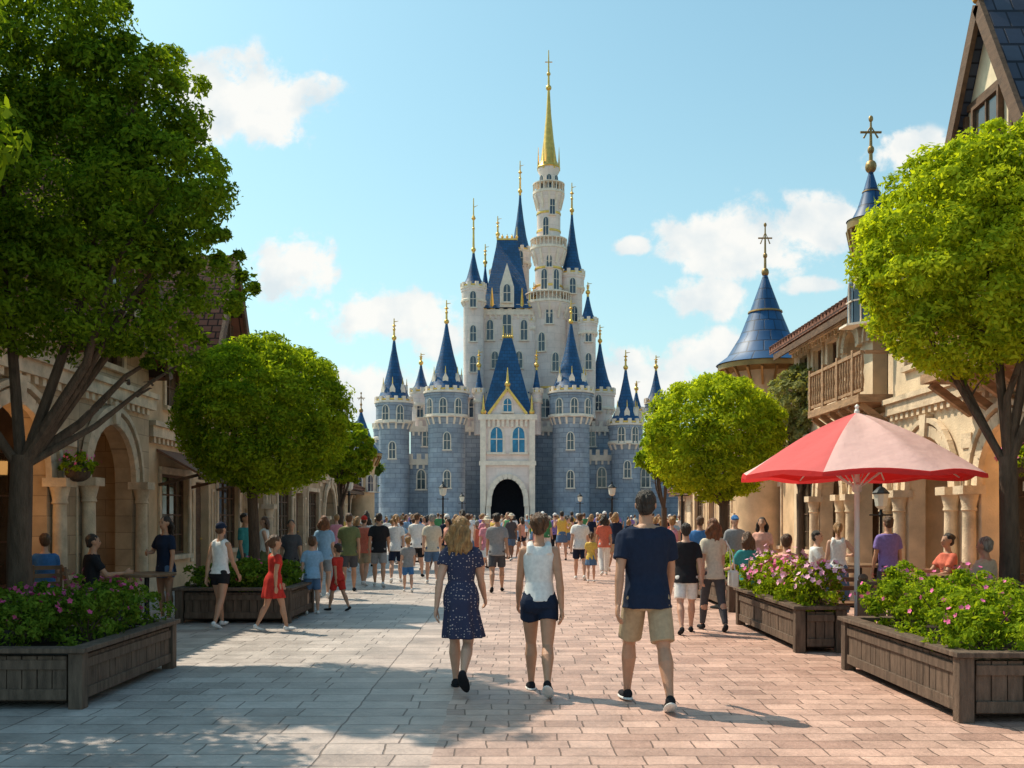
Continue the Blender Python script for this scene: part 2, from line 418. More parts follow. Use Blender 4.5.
def cloth(n):
    cols=dict(white=(.80,.79,.77),cream=(.66,.58,.46),black=(.020,.020,.024),navy=(.016,.025,.052),blue=(.06,.18,.42),lightblue=(.26,.43,.62),red=(.55,.04,.03),coral=(.66,.17,.11),pink=(.68,.28,.34),khaki=(.45,.34,.22),grey=(.30,.30,.31),darkgrey=(.08,.08,.09),denim=(.10,.17,.29),olive=(.16,.18,.08),teal=(.05,.28,.30),purple=(.25,.18,.45),yellow=(.72,.49,.11),brown=(.16,.09,.05),salmon=(.72,.37,.29),green=(.07,.26,.11))
    return mat('cloth_'+n,cols[n],.88,.12,25,.3,300,spec=.15)
def polka():
    m,t,b=nt('polka_fabric'); tc=N(t,'ShaderNodeTexCoord'); v=N(t,'ShaderNodeTexVoronoi',i_Scale=38.0,i_Randomness=.55); t.links.new(tc.outputs['Object'],v.inputs['Vector'])
    r=N(t,'ShaderNodeValToRGB'); r.color_ramp.elements[0].position=.18; r.color_ramp.elements[1].position=.24
    r.color_ramp.elements[0].color=(.60,.48,.46,1); r.color_ramp.elements[1].color=(.028,.032,.078,1)
    t.links.new(v.outputs['Distance'],r.inputs[0]); t.links.new(r.outputs[0],b.inputs['Base Color']); b.inputs['Roughness'].default_value=.85; return m
def sp(skin,hair,top,bot=None,shoe='white',**k):
    d=dict(skin=SK[skin],hair=(hair[0],HR[hair[1]] if hair[0] not in('cap','hat') else cloth(hair[1])),top=(top[0],cloth(top[1]) if isinstance(top[1],str) else top[1]),shoe=cloth(shoe),hair2=HR['brown'])
    if bot: d['bot']=(bot[0],cloth(bot[1]))
    d.update(k); return d
place_person(-.47,9.2,-5,1.62,'f','heroL',sp(0,('long','blond'),('dress',polka()),None,'black',yaw=-14,hem=.315,hairlen=.15),'woman with wavy blond hair walking away in a navy polka dot dress',.0065,True,1)
place_person(.245,9.0,-2,1.66,'f','heroC',sp(1,('full','brown'),('tank','white'),('hot','navy'),'black',sole=cloth('white'),hem=.535,hair2=HR['brown']),'woman walking away in a white tank top and short navy shorts',.0065,True,2)
place_person(1.13,8.4,3,1.85,'m','heroM',sp(1,('short','dark'),('tee','navy'),('shorts','khaki'),'black',sole=cloth('white'),yaw=-12,slen=.88,build=1.03),'tall man walking away in a dark navy t-shirt and khaki shorts',.0065,True,3)
def at(px,d): return (px-512)*d/1000.0
MID=[
 (220,14.3,1.52,'f',-20,'walkA',sp(1,('cap','navy'),('tank','white'),('hot','black'),'white'),'woman in a white tank top, black shorts and navy cap by the left planters'),
 (274,13.9,1.32,'f',-50,'walkB',sp(1,('pony','brown'),('dress','red'),None,'white',hem=.36),'girl in a red dress walking past the second left planter'),
 (312,16.3,1.25,'m',20,'stand',sp(0,('short','brown'),('tee','lightblue'),('shorts','denim'),'white'),'boy in a light blue t-shirt near the second left planter'),
 (338,16.8,1.12,'f',60,'walkA',sp(1,('short','dark'),('tee','red'),('shorts','red'),'black'),'small child in an all red outfit walking in the left crowd'),
 (165,15.2,1.60,'f',150,'hips',sp(1,('long','dark'),('tee','navy'),('hot','denim'),'white'),'dark haired woman in navy top and denim shorts standing before the left arcade'),
 (324,19.5,1.62,'f',5,'walkA',sp(0,('long','auburn'),('tee','lightblue'),('shorts','grey'),'white'),'auburn haired woman in a pale blue top walking on the left'),
 (291,18.5,1.55,'f',-160,'walkB',sp(1,('short','dark'),('tee','darkgrey'),('pants','black'),'white'),'person in dark grey top and black trousers walking toward the viewer'),
 (349,21,1.68,'m',8,'walkB',sp(1,('short','brown'),('tee','olive'),('shorts','darkgrey'),'black'),'man in olive t-shirt and dark shorts walking away left'),
 (364,23,1.62,'m',-10,'walkA',sp(0,('cap','red'),('tee','coral'),('shorts','khaki'),'white'),'person wearing a red cap and coral t-shirt in the left crowd'),
 (379,22.5,1.68,'m',5,'walkA',sp(1,('short','dark'),('tee','black'),('shorts','grey'),'white'),'man in black t-shirt and grey shorts walking away'),
 (396,24,1.66,'f',4,'walkB',sp(0,('pony','blond'),('tee','white'),('shorts','navy'),'white'),'blond woman in a white t-shirt and navy shorts left of centre'),
 (417,26,1.70,'m',-4,'walkB',sp(0,('short','brown'),('tee','white'),('shorts','black'),'black'),'man in white t-shirt and black shorts left of centre'),
 (432,23.5,1.66,'m',8,'walkA',sp(0,('short','grey'),('tee','cream'),('shorts','denim'),'white'),'grey haired man in cream t-shirt behind the polka dot dress'),
 (408,21,1.15,'m',8,'walkA',sp(0,('short','blond'),('tee','grey'),('shorts','blue'),'white'),'small child in grey t-shirt and blue shorts left of centre'),
 (487,25,1.6,'f',3,'walkA',sp(0,('hat','cream'),('tee','pink'),('skirt','white'),'white'),'person in cream sun hat, pink top and white skirt between the walkers'),
 (497,21,1.68,'m',0,'walkB',sp(1,('short','dark'),('tee','grey'),('shorts','darkgrey'),'black'),'man in grey t-shirt between the two nearest women'),
 (580,25,1.68,'m',-3,'walkA',sp(0,('short','brown'),('tee','white'),('shorts','navy'),'white'),'man in white t-shirt and navy shorts right of centre'),
 (591,24,1.2,'f',-3,'walkB',sp(0,('pony','brown'),('tee','yellow'),('skirt','denim'),'white'),'girl in yellow top and denim skirt right of centre'),
 (604,27,1.65,'f',5,'walkB',sp(1,('long','dark'),('tee','coral'),('pants','white'),'white'),'dark haired woman in coral top and white trousers left of the tall man'),
 (686,13.6,1.52,'m',-2,'walkB',sp(0,('short','dark'),('tee','black'),('shorts','white'),'black'),'person in black t-shirt and white shorts walking away right of the tall man'),
 (713,13.9,1.58,'f',6,'walkA',sp(0,('long','auburn'),('tee','cream'),('leggings','darkgrey'),'black',hairlen=.13),'woman with auburn hair in cream top and dark leggings carrying a white bag'),
 (700,19,1.6,'m',-5,'stand',sp(1,('short','brown'),('tee','blue'),('shorts','khaki'),'white'),'man in blue t-shirt and khaki shorts beyond the woman with the bag'),
 (672,21,1.6,'f',0,'walkA',sp(0,('bun','blond'),('tank','pink'),('shorts','white'),'white'),'blond woman in a pink tank top and white shorts behind the tall man'),
 (888,15.5,1.60,'m',10,'stand',sp(1,('short','brown'),('tee','purple'),('pants','darkgrey'),'black'),'man in purple t-shirt standing behind the parasol near the arcade'),
 (838,15.8,1.50,'f',-15,'hips',sp(0,('pony','blond'),('tank','white'),('pants','denim'),'white'),'blond woman in white tank top standing left of the parasol pole'),
 (735,19.5,1.62,'m',-170,'stand',sp(0,('cap','blue'),('tee','grey'),('shorts','navy'),'white'),'man with blue cap and grey t-shirt facing the viewer by right trees'),
 (762,18.5,1.58,'f',160,'stand',sp(1,('long','dark'),('tee','salmon'),('skirt','darkgrey'),'white'),'dark haired woman in salmon top facing the viewer by right trees'),
 (245,19.5,1.66,'m',-100,'stand',sp(1,('short','dark'),('tee','teal'),('pants','darkgrey'),'black'),'man in teal t-shirt standing beside the left shops'),
 (265,21.5,1.6,'f',100,'walkA',sp(0,('long','brown'),('tank','white'),('pants','olive'),'white'),'brown haired woman in white tank top and olive trousers by left shops'),
 (648,23,1.62,'f',0,'walkB',sp(0,('pony','auburn'),('tee','green'),('shorts','denim'),'white'),'auburn ponytailed woman in green t-shirt just right of the tall man'),
 (447,28,1.66,'m',4,'stand',sp(1,('cap','white'),('tee','navy'),('shorts','khaki'),'white'),'person in white cap, navy t-shirt and khaki shorts left of centre'),
]
for i,(px,d,H,sx,rz,po,s,lab) in enumerate(MID):
    place_person(at(px,d),d,rz,H,sx,po,s,lab,.013 if d<18 else .017,False,10+i)
SEAT=[]
def seated(px,d,rz,sex,s,lab,seed): 
    x=at(px,d); place_person(x,d,rz,1.7,sex,'sit',s,lab,.014,False,seed); SEAT.append((x,d,rz))
seated(988,12.6,40,'m',sp(0,('short','grey'),('tee','cream'),('pants','khaki'),'brown'),'grey haired person in cream shirt seated nearest at the right edge',60)
seated(950,15.2,100,'f',sp(1,('bun','dark'),('tee','coral'),('pants','darkgrey'),'white'),'woman with dark bun in coral top seated near the right arcade',61)
seated(786,14.6,-35,'m',sp(1,('short','brown'),('tee','salmon'),('shorts','khaki'),'white'),'man in salmon pink t-shirt seated left of the parasol pole',62)
seated(748,16.6,20,'f',sp(0,('long','brown'),('tee','teal'),('shorts','darkgrey'),'white'),'woman in teal top seated at far left of the cafe tables',63)
seated(815,18.0,-120,'m',sp(0,('short','dark'),('tee','white'),('shorts','navy'),'white'),'man in white t-shirt seated behind the salmon shirted man',64)
seated(90,14.4,-60,'m',sp(1,('short','dark'),('tee','black'),('pants','darkgrey'),'black'),'man in black t-shirt seated outside the left arcade',65)
seated(45,15.0,30,'f',sp(0,('short','brown'),('tee','blue'),('pants','navy'),'black'),'person in blue top seated beside the big left tree trunk',66)
hb=empty('handbag',(at(713,13.9)+.27,13.85,.74),'white shoulder bag hanging at the hip of the woman in cream','bag')
m=MB(); m.box(-.05,.05,-.15,.15,-.12,.1); m.build('bag_body',mat('white_leather',(.7,.68,.64),.45,.08,9),hb,bev=.02)
m=MB(); m.tube([(0,-.13,.09),(-.03,-.08,.35),(-.1,0,.52),(-.03,.08,.35),(0,.13,.09)],.008,6); m.build('strap',mat('white_leather',(.7,.68,.64)),hb)
VAR=[]
tops=['white','navy','red','lightblue','black','coral','white','grey','teal','pink','cream','blue','yellow','white','purple','olive','salmon','darkgrey','green','white']
bots=['denim','khaki','black','white','grey','navy','khaki','black','white','denim','navy','grey','denim','red','black','khaki','navy','denim','white','pink']
kinds=['shorts','shorts','pants','skirt','shorts','hot','shorts','pants','shorts','hot','shorts','shorts','skirt','shorts','pants','shorts','hot','shorts','shorts','skirt']
hairs=[('short','brown'),('long','blond'),('short','dark'),('pony','auburn'),('cap','white'),('short','grey'),('long','dark'),('hat','cream'),('bun','brown'),('short','blond')]
for i in range(20):
    sx='m' if i%2==0 else 'f'; po=['walkA','walkB','stand','hips','photo','walkB','stand','wave'][i%8]; hk=hairs[i%10]
    s=sp(i%3 if i%3<2 else (2 if i%6==5 else 0),hk,('tee' if i%4 else 'tank',tops[i]),(kinds[i],bots[i]),'white' if i%3 else 'black')
    parts,_,_,_=person_parts(1.70 if sx=='m' else 1.60,sx,po,s,.022,False,100+i)
    bm=bmesh.new(); mats=[]
    for n,me in parts:
        k0=len(bm.faces); bm.from_mesh(me); bm.faces.ensure_lookup_table(); mats.append(me.materials[0])
        for f in bm.faces[k0:]: f.material_index=len(mats)-1; f.smooth=True
    me=bpy.data.meshes.new('person'); bm.to_mesh(me); bm.free()
    for q in mats: me.materials.append(q)
    bn={'shorts':'shorts','hot':'shorts','pants':'trousers','skirt':'skirt'}[kinds[i]]
    hn={'short':hk[1]+' haired','long':'long '+hk[1]+' haired','pony':'ponytailed','bun':'bun wearing','cap':'white capped','hat':'sun hatted'}[hk[0]]
    cn=lambda q:{'lightblue':'light blue','darkgrey':'dark grey'}.get(q,q)
    VAR.append((me,'distant %s person in %s top and %s %s before the castle'%(hn,cn(tops[i]),cn(bots[i]),bn)))
rc=random.Random(3); placed=[(at(p[0],p[1]),p[1]) for p in MID]
n=0;tries=0
while n<262 and tries<9000:
    tries+=1
    d=28+58*rc.random()**.9; px=rc.uniform(300,700)
    if d<36 and 450<px<560 and rc.random()<.5: continue
    x=at(px,d)
    if abs(x)>6.2+max(0,d-38)*.30: continue
    if x>4.6 and d<36 or x<-4.8 and d<36: continue
    if any((x-a)**2+(d-b)**2<.22 for a,b in placed): continue
    if rc.random()<.45 and placed[-1][1]>27: # people in pairs
        a,b_=placed[-1]; x=a+rc.choice((-1,1))*rc.uniform(.5,.65); d=b_+rc.uniform(-.15,.15)
        if abs(x)>6.2+max(0,d-38)*.30: continue
    placed.append((x,d)); me,lab=VAR[rc.randrange(20)]
    o=bpy.data.objects.new('person',me); C.objects.link(o); o.location=(x,d,0); s=rc.uniform(.91,1.08) if rc.random()>.12 else .70; o.scale=(s,s,s)
    o.rotation_euler[2]=R(rc.gauss(0,28) if rc.random()<.75 else rc.uniform(90,270)); tag(o,lab,'person','crowd gathered in front of the castle'); n+=1
print('people',time.time()-T0)
# ------------------------------------------------------------------ setting
m,t,b=nt('plaza_pavers')
tc=N(t,'ShaderNodeTexCoord'); sx=N(t,'ShaderNodeSeparateXYZ'); t.links.new(tc.outputs['Object'],sx.inputs[0])
wn=N(t,'ShaderNodeTexNoise',i_Scale=2.2,i_Detail=3.0); t.links.new(tc.outputs['Object'],wn.inputs['Vector'])
wv=N(t,'ShaderNodeVectorMath',operation='MULTIPLY_ADD'); t.links.new(wn.outputs['Color'],wv.inputs[0]); wv.inputs[1].default_value=(.06,.055,0); t.links.new(tc.outputs['Object'],wv.inputs[2])
def bk(c1,c2,mo,w,h,off,ms,bias=-.1,sq=1.0,sf=2):
    br=N(t,'ShaderNodeTexBrick',offset=off,squash=sq,squash_frequency=sf); t.links.new(wv.outputs[0],br.inputs['Vector'])
    for k,c in (('Color1',c1),('Color2',c2),('Mortar',mo)): br.inputs[k].default_value=c4(c)
    br.inputs['Scale'].default_value=1; br.inputs['Brick Width'].default_value=w; br.inputs['Row Height'].default_value=h; br.inputs['Mortar Size'].default_value=ms; br.inputs['Mortar Smooth'].default_value=.5; br.inputs['Bias'].default_value=bias
    return br
A_=bk((.56,.43,.37),(.37,.265,.225),(.19,.14,.115),.36,.23,.5,.007,0,.8,3)
C_=bk((.55,.46,.41),(.38,.31,.275),(.19,.15,.13),.42,.32,.5,.008,0,1.2,2)
q0=N(t,'ShaderNodeSeparateXYZ'); t.links.new(wv.outputs[0],q0.inputs[0])
sB=N(t,'ShaderNodeMath',operation='LESS_THAN'); sB.inputs[1].default_value=-.50; t.links.new(q0.outputs['X'],sB.inputs[0])
q=N(t,'ShaderNodeMix',data_type='RGBA'); t.links.new(sB.outputs[0],q.inputs['Factor']); t.links.new(A_.outputs['Color'],q.inputs['A']); t.links.new(C_.outputs['Color'],q.inputs['B']); col=q.outputs['Result']
q=N(t,'ShaderNodeMix',data_type='FLOAT'); t.links.new(sB.outputs[0],q.inputs['Factor']); t.links.new(A_.outputs['Fac'],q.inputs['A']); t.links.new(C_.outputs['Fac'],q.inputs['B']); fac=q.outputs['Result']
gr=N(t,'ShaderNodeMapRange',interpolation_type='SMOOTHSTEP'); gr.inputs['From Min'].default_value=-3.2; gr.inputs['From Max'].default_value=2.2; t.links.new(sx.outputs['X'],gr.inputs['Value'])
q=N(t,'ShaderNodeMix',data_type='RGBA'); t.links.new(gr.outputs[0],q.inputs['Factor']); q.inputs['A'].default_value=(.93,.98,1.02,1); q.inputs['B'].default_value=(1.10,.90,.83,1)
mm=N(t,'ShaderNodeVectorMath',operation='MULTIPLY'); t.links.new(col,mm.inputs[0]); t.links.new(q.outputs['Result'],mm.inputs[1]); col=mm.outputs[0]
n1=N(t,'ShaderNodeTexNoise',i_Scale=1.6,i_Detail=10.0,i_Roughness=.78); t.links.new(tc.outputs['Object'],n1.inputs['Vector'])
mr=N(t,'ShaderNodeMapRange'); mr.inputs['From Min'].default_value=.3; mr.inputs['From Max'].default_value=.7; mr.inputs['To Min'].default_value=.62; mr.inputs['To Max'].default_value=1.32; t.links.new(n1.outputs['Fac'],mr.inputs['Value'])
sv=N(t,'ShaderNodeVectorMath',operation='SCALE'); t.links.new(col,sv.inputs[0]); t.links.new(mr.outputs[0],sv.inputs['Scale']); t.links.new(sv.outputs[0],b.inputs['Base Color'])
rr_=N(t,'ShaderNodeMapRange'); rr_.inputs['To Min'].default_value=.34; rr_.inputs['To Max'].default_value=.75; t.links.new(n1.outputs['Fac'],rr_.inputs['Value']); t.links.new(rr_.outputs[0],b.inputs['Roughness']); b.inputs['Specular IOR Level'].default_value=.5
n2=N(t,'ShaderNodeTexNoise',i_Scale=24.0,i_Detail=5.0); t.links.new(tc.outputs['Object'],n2.inputs['Vector'])
hh=N(t,'ShaderNodeMath',operation='MULTIPLY_ADD'); t.links.new(fac,hh.inputs[0]); hh.inputs[1].default_value=-1.2; t.links.new(n2.outputs['Fac'],hh.inputs[2])
bp=N(t,'ShaderNodeBump',i_Strength=.7,i_Distance=.016); t.links.new(hh.outputs[0],bp.inputs['Height']); t.links.new(bp.outputs[0],b.inputs['Normal'])
paver=m
g=MB(); g.add([(-900,-50,0),(900,-50,0),(900,1500,0),(-900,1500,0)],[(0,1,2,3)]); o=g.build('ground',mat('dry_grass',(.12,.14,.06),.9,.3,.05),flat=True); o['kind']='structure'
g=MB(); g.add([(-40,-12,.004),(40,-12,.004),(40,160,.004),(-40,160,.004)],[(0,1,2,3)]); o=g.build('plaza',paver,flat=True); o['kind']='structure'; o['label']='pink and grey paved plaza'
# ------------------------------------------------------------------ vegetation
bark=mat('bark',(.10,.068,.048),.9,.35,6,.9,25,stretch=(3,3,.7))
LF={'dark':leafmat('leaf_dark',(.024,.066,.007),(.20,.30,.024),.44),'mid':leafmat('leaf_mid',(.05,.115,.008),(.30,.40,.028),.46),'bright':leafmat('leaf_bright',(.09,.165,.010),(.44,.52,.035),.46),'olive':leafmat('leaf_olive',(.10,.115,.045),(.30,.31,.13),.35),'far':leafmat('leaf_far',(.05,.10,.025),(.18,.24,.05),.3),'low':leafmat('leaf_low',(.025,.07,.010),(.16,.24,.03),.35)}
def leaves(lobes,nleaf,size,nclump,seed,flat=.35,dome=False):
    r=np.random.default_rng(seed); vol=np.array([l[3]*l[4]*l[5] for l in lobes])**.67; vol/=vol.sum()
    allp=[];alln=[]
    for li,l in enumerate(lobes):
        nc=max(4,int(nclump*vol[li])); nl=int(nleaf*vol[li]); c=np.array(l[:3]); rad=np.array(l[3:6])
        k=np.arange(nc)+.5; ph=np.arccos(1-2*k/nc); th=np.pi*(1+5**.5)*k+r.uniform(0,6)
        dirs=np.stack([np.cos(th)*np.sin(ph),np.sin(th)*np.sin(ph),np.cos(ph)],1)+r.normal(0,.10,(nc,3)); dirs/=np.linalg.norm(dirs,axis=1)[:,None]
        if dome: cr=r.uniform(.09,.18,nc)*np.mean(rad); cp=c+dirs*rad*r.uniform(.78,.91,nc)[:,None]
        else: cr=r.uniform(.14,.30,nc)*np.mean(rad); cp=c+dirs*rad*r.uniform(.62,.92,nc)[:,None]
        idx=r.integers(0,nc,nl); d=r.normal(0,1,(nl,3))+dirs[idx]*.9; d[:,2]+=.25; d/=np.linalg.norm(d,axis=1)[:,None]
        rr=r.uniform(.35,1.22,nl)**.6
        p=cp[idx]+d*(cr[idx]*rr)[:,None]*np.array([1.15,1.15,.85])
        inn=r.random(nl)<.18; q=r.normal(0,1,(nl,3)); q/=np.linalg.norm(q,axis=1)[:,None]; p[inn]=(c+q*rad*(r.random(nl)**.4*.9)[:,None])[inn]
        allp.append(p); alln.append(d+r.normal(0,.55,(nl,3)))
    p=np.concatenate(allp); n=np.concatenate(alln); n[:,2]+=flat; n/=np.linalg.norm(n,axis=1)[:,None]
    m_=len(p); a=np.cross(n,r.normal(0,1,(m_,3))); a/=np.linalg.norm(a,axis=1)[:,None]; b_=np.cross(n,a)
    s=size*r.uniform(.55,1.25,m_)[:,None]
    a=a*s; b_=b_*s*.45; dr=n*s*.18
    vs=np.empty((m_,4,3)); vs[:,0]=p-a; vs[:,1]=p+b_-dr; vs[:,2]=p+a; vs[:,3]=p-b_-dr
    return vs.reshape(-1,3)
def quads(vs,name,mt,parent):
    n=len(vs)//4; me=bpy.data.meshes.new(name); me.vertices.add(4*n); me.vertices.foreach_set('co',vs.astype(np.float32).ravel())
    me.loops.add(4*n); me.loops.foreach_set('vertex_index',np.arange(4*n,dtype=np.int32)); me.polygons.add(n); me.polygons.foreach_set('loop_start',np.arange(0,4*n,4,dtype=np.int32)); me.polygons.foreach_set('loop_total',np.full(n,4,dtype=np.int32))
    me.update(calc_edges=True); me.validate(); me.materials.append(mt); o=bpy.data.objects.new(name,me); C.objects.link(o); o.parent=parent; return o
def tree(x,y,lobes,th,tr,nleaf,size,nclump,lf,label,seed,group=None,lean=(0,0),dome=False,nb=8):
    root=empty('tree',(x,y,0),label,'tree',group); rs=random.Random(seed)
    t=MB(); top=V((lean[0],lean[1],th)); mid=V((lean[0]*.3+rs.uniform(-.05,.05),lean[1]*.3,th*.5))
    t.tube([(0,0,0),(0,0,.12),mid,top],[tr*1.4,tr*1.05,tr*.9,tr*.8],12)
    for q in range(nb):
        l=lobes[rs.randrange(len(lobes))] if len(lobes)>1 else lobes[0]
        an=q*2.4+rs.uniform(-.3,.3); e=V((l[0]+l[3]*.55*math.cos(an),l[1]+l[4]*.55*math.sin(an),l[2]+l[5]*rs.uniform(-.2,.5)))
        s0=top+V((0,0,-rs.uniform(0,.10)*th)); m1=s0.lerp(e,.4)+V((rs.uniform(-.1,.1),rs.uniform(-.1,.1),-.03*th)); m2=s0.lerp(e,.72)+V((rs.uniform(-.12,.12),rs.uniform(-.12,.12),.03))
        r0=tr*rs.uniform(.30,.5); t.tube([s0,m1,m2,e],[r0,r0*.72,r0*.42,r0*.15],8)
        for j in range(3):
            f=m1.lerp(e,rs.uniform(.0,.6)); ee=f+V((rs.uniform(-1,1),rs.uniform(-1,1),rs.uniform(.1,.9)))*l[3]*.35; t.tube([f,f.lerp(ee,.5)+V((.02,.03,.03)),ee],[r0*.35,r0*.22,r0*.08],6)
    t.build('trunk',bark,root,uv=False)
    quads(leaves(lobes,nleaf,size,nclump,seed,dome=dome),'crown',LF[lf],root); return root
def lobpx(lst,d,x0,z0=0):
    return [(at(px,d)-x0,dy,1.6+(516-py)*d/1000.,r*d/1000.,r*d/1000.,(l[0] if l else r*.92)*d/1000.) for px,py,r,dy,*l in lst]
d=11.5; x0=at(22,d)
tree(x0,d,lobpx([(30,45,95,.2),(75,30,70,-.4),(120,110,80,0),(40,180,115,.3),(160,205,78,-.3),(215,280,44,.2),(120,295,80,-.2),(165,340,40,.4),(20,285,88,0),(-60,110,110,0),(-60,260,100,.2),(150,160,66,.7),(150,85,52,.1),(192,240,48,-.5)],d,x0),2.3,.15,115000,.041,560,'dark','large spreading dark green tree at the left edge over the planter',21)
d=18; x0=at(252,d)
tree(x0,d,lobpx([(264,415,86,0,80)],d,x0),2.1,.11,60000,.046,460,'mid','round clipped tree in the second planter on the left',22,dome=True)
d=30; x0=at(340,d)
tree(x0,d,lobpx([(347,452,28,0,34)],d,x0),1.9,.10,11000,.075,100,'mid','small round tree behind the clipped tree on the left',23,dome=True)
d=11.8; x0=at(1008,d)
tree(x0,d,lobpx([(965,262,108,0,124),(915,280,62,-.2),(1050,270,100,.2),(965,190,56,0),(1020,170,62,.1)],d,x0),2.3,.125,85000,.042,560,'bright','bright green round tree at the right edge beside the arcade',24,dome=True)
d=22; x0=at(724,d)
tree(x0,d,lobpx([(714,438,71,0,64)],d,x0),1.9,.11,42000,.055,360,'bright','round bright green tree right of the castle in the street',25,dome=True)
d=27; x0=at(800,d)
tree(x0,d,lobpx([(802,400,36,0),(815,430,32,0),(790,440,28,.2),(805,378,20,0)],d,x0),2.2,.12,12000,.075,90,'olive','loose olive green tree between the round tree and parasol',26)
d=36; x0=at(664,d)
tree(x0,d,lobpx([(662,452,24,0,30)],d,x0),1.9,.12,5000,.11,50,'mid','small tree peeking out left of the round bright tree',27)
tree(-6.7,8.3,[(0,0,5.0,2.3,2.1,1.6),(.8,-.5,5.6,1.6,1.5,1.2),(-.8,.6,4.4,1.6,1.6,1.2)],2.4,.15,22000,.085,120,'dark','unseen dark green tree added beyond the left edge to shade the near paving',28)  # out-of-view tree added so its crown shades the left foreground
rs=random.Random(5)
FT=[(-10.5,62),(-13,75),(-16,90),(-21,100),(-27,96),(13.5,62),(15,70),(17.5,88),(23,98),(30,104),(-34,108),(38,112),(-24,128),(26,132),(-45,130),(48,130)]
ftree=None
for i,(x,y) in enumerate(FT):
    s=rs.uniform(.85,1.2)
    if ftree is None:
        ftree=tree(x,y,[(0,0,4.0,2.2,2.2,1.9),(.9,0,3.2,1.4,1.5,1.3),(-1,.3,3.4,1.5,1.4,1.4)],1.9,.2,5000,.26,50,'far','distant green tree beyond the street near the castle',40,'distant trees around the castle'); o=ftree
    else: o=copy_tree(ftree); o.location=(x,y,0)
    o.scale=(s,s,s*rs.uniform(.9,1.1)); o.rotation_euler[2]=rs.uniform(0,6)
wood=mat('planter_wood',(.135,.090,.064),.75,.45,3,.7,30,stretch=(6,6,1)); soil=mat('soil',(.03,.02,.015),.95,.3,20)
def planter(x0,x1,y0,y1,h,label):
    root=empty('planter_box',((x0+x1)/2,(y0+y1)/2,0),label,'planter','wooden planter boxes'); w=(x1-x0)/2; l=(y1-y0)/2
    for (a,b_,ax) in (((-w,-l),(w,-l),0),((-w,l),(w,l),0),((-w,-l),(-w,l),1),((w,-l),(w,l),1)):
        m=MB(); L=(2*w if ax==0 else 2*l)-.16; n=max(2,round(L/.125)); st=L/n
        for k in range(n):
            c0=-L/2+k*st+.004; c1=c0+st-.008; th=.022+.006*random.random()
            if ax==0: m.box(c0,c1,a[1]-th,a[1]+th,.07,h-.06)
            else: m.box(a[0]-th,a[0]+th,c0,c1,.07,h-.06)
        sg=1 if (a[1]>0 if ax==0 else a[0]>0) else -1
        if ax==0: m.box(-L/2,L/2,a[1]+sg*.02,a[1]+sg*.045,.08,.17); m.box(-L/2,L/2,a[1]+sg*.02,a[1]+sg*.045,h-.17,h-.09)
        else: m.box(a[0]+sg*.02,a[0]+sg*.045,-L/2,L/2,.08,.17); m.box(a[0]+sg*.02,a[0]+sg*.045,-L/2,L/2,h-.17,h-.09)
        m.build('side_panel',wood,root,bev=.004)
    for sx_ in (-1,1):
        for sy in (-1,1): m=MB(); m.box(sx_*w-.06,sx_*w+.06,sy*l-.06,sy*l+.06,0,h-.03); m.build('corner_post',wood,root,bev=.008)
    m=MB(); m.box(-w-.09,w+.09,-l-.09,-l+.07,h-.03,h+.012); m.box(-w-.09,w+.09,l-.07,l+.09,h-.03,h+.012); m.box(-w-.09,-w+.07,-l+.072,l-.072,h-.03,h+.012); m.box(w-.07,w+.09,-l+.072,l-.072,h-.03,h+.012); m.build('top_rim',wood,root,bev=.006)
    m=MB(); m.box(-w+.03,w-.03,-l+.03,l-.03,.05,h-.06); m.build('soil',soil,root)
    return root
petal=mat('petal_pink',(.80,.14,.36),.6,.35,30); petal2=mat('petal_pale',(.85,.42,.56),.6,.3,30); petald=mat('petal_magenta',(.50,.06,.19),.6,.35,30)
def flowers(lobes,n,size,seed):
    r=np.random.default_rng(seed); out=[]
    for k in range(n):
        l=lobes[r.integers(len(lobes))]; d=r.normal(0,1,3); d[2]=abs(d[2])*.9+.1; d/=np.linalg.norm(d); c=np.array(l[:3])+d*np.array(l[3:6])*r.uniform(.95,1.18)
        nn=d+r.normal(0,.4,3); nn/=np.linalg.norm(nn); a=np.cross(nn,r.normal(0,1,3)); a/=np.linalg.norm(a); b_=np.cross(nn,a)
        for j in range(5):
            t=2*math.pi*j/5; e=(a*math.cos(t)+b_*math.sin(t)); f=(-a*math.sin(t)+b_*math.cos(t)); s=size
            out+= [c,c+e*s*.6+f*s*.38+nn*s*.12,c+e*s+nn*s*.22,c+e*s*.6-f*s*.38+nn*s*.12]
    return np.array(out)
def shrub(x,y,z,r,h,nl,size,lf,label,seed,nf=0,fm=None,group=None,fs=.028):
    root=empty('flowering_shrub' if nf else 'shrub',(x,y,z),label,'shrub',group); rs=random.Random(seed)
    lob=[(0,0,h*.45,r,r,h*.55)]+[(rs.uniform(-.55,.55)*r,rs.uniform(-.55,.55)*r,h*rs.uniform(.35,.85),r*.5,r*.5,h*.40) for _ in range(5)]
    quads(leaves(lob,nl,size,44,seed,.3),'foliage',LF[lf],root)
    t=MB()
    for k in range(5): a=k*1.3; t.tube([(0,0,-.03),(.15*r*math.cos(a),.15*r*math.sin(a),h*.3),(.5*r*math.cos(a),.5*r*math.sin(a),h*.7)],[.012,.009,.004],5)
    t.build('stem',bark,root,uv=False)
    if nf: quads(flowers(lob,nf,fs,seed),'flowers',fm,root)
planter(-6.4,-3.60,8.3,10.5,.50,'dark wooden planter box at the lower left under the large tree')
planter(-4.95,-3.35,14.9,16.6,.52,'dark wooden planter box second from the left edge, behind the first')
planter(3.50,6.4,7.75,10.4,.54,'large wooden planter box at the lower right corner')
planter(3.36,3.84,11.7,14.7,.54,'long wooden planter box beside the right cafe tables')
planter(3.65,4.15,16.6,19.5,.52,'far wooden planter box at the start of the right cafe')
k=0
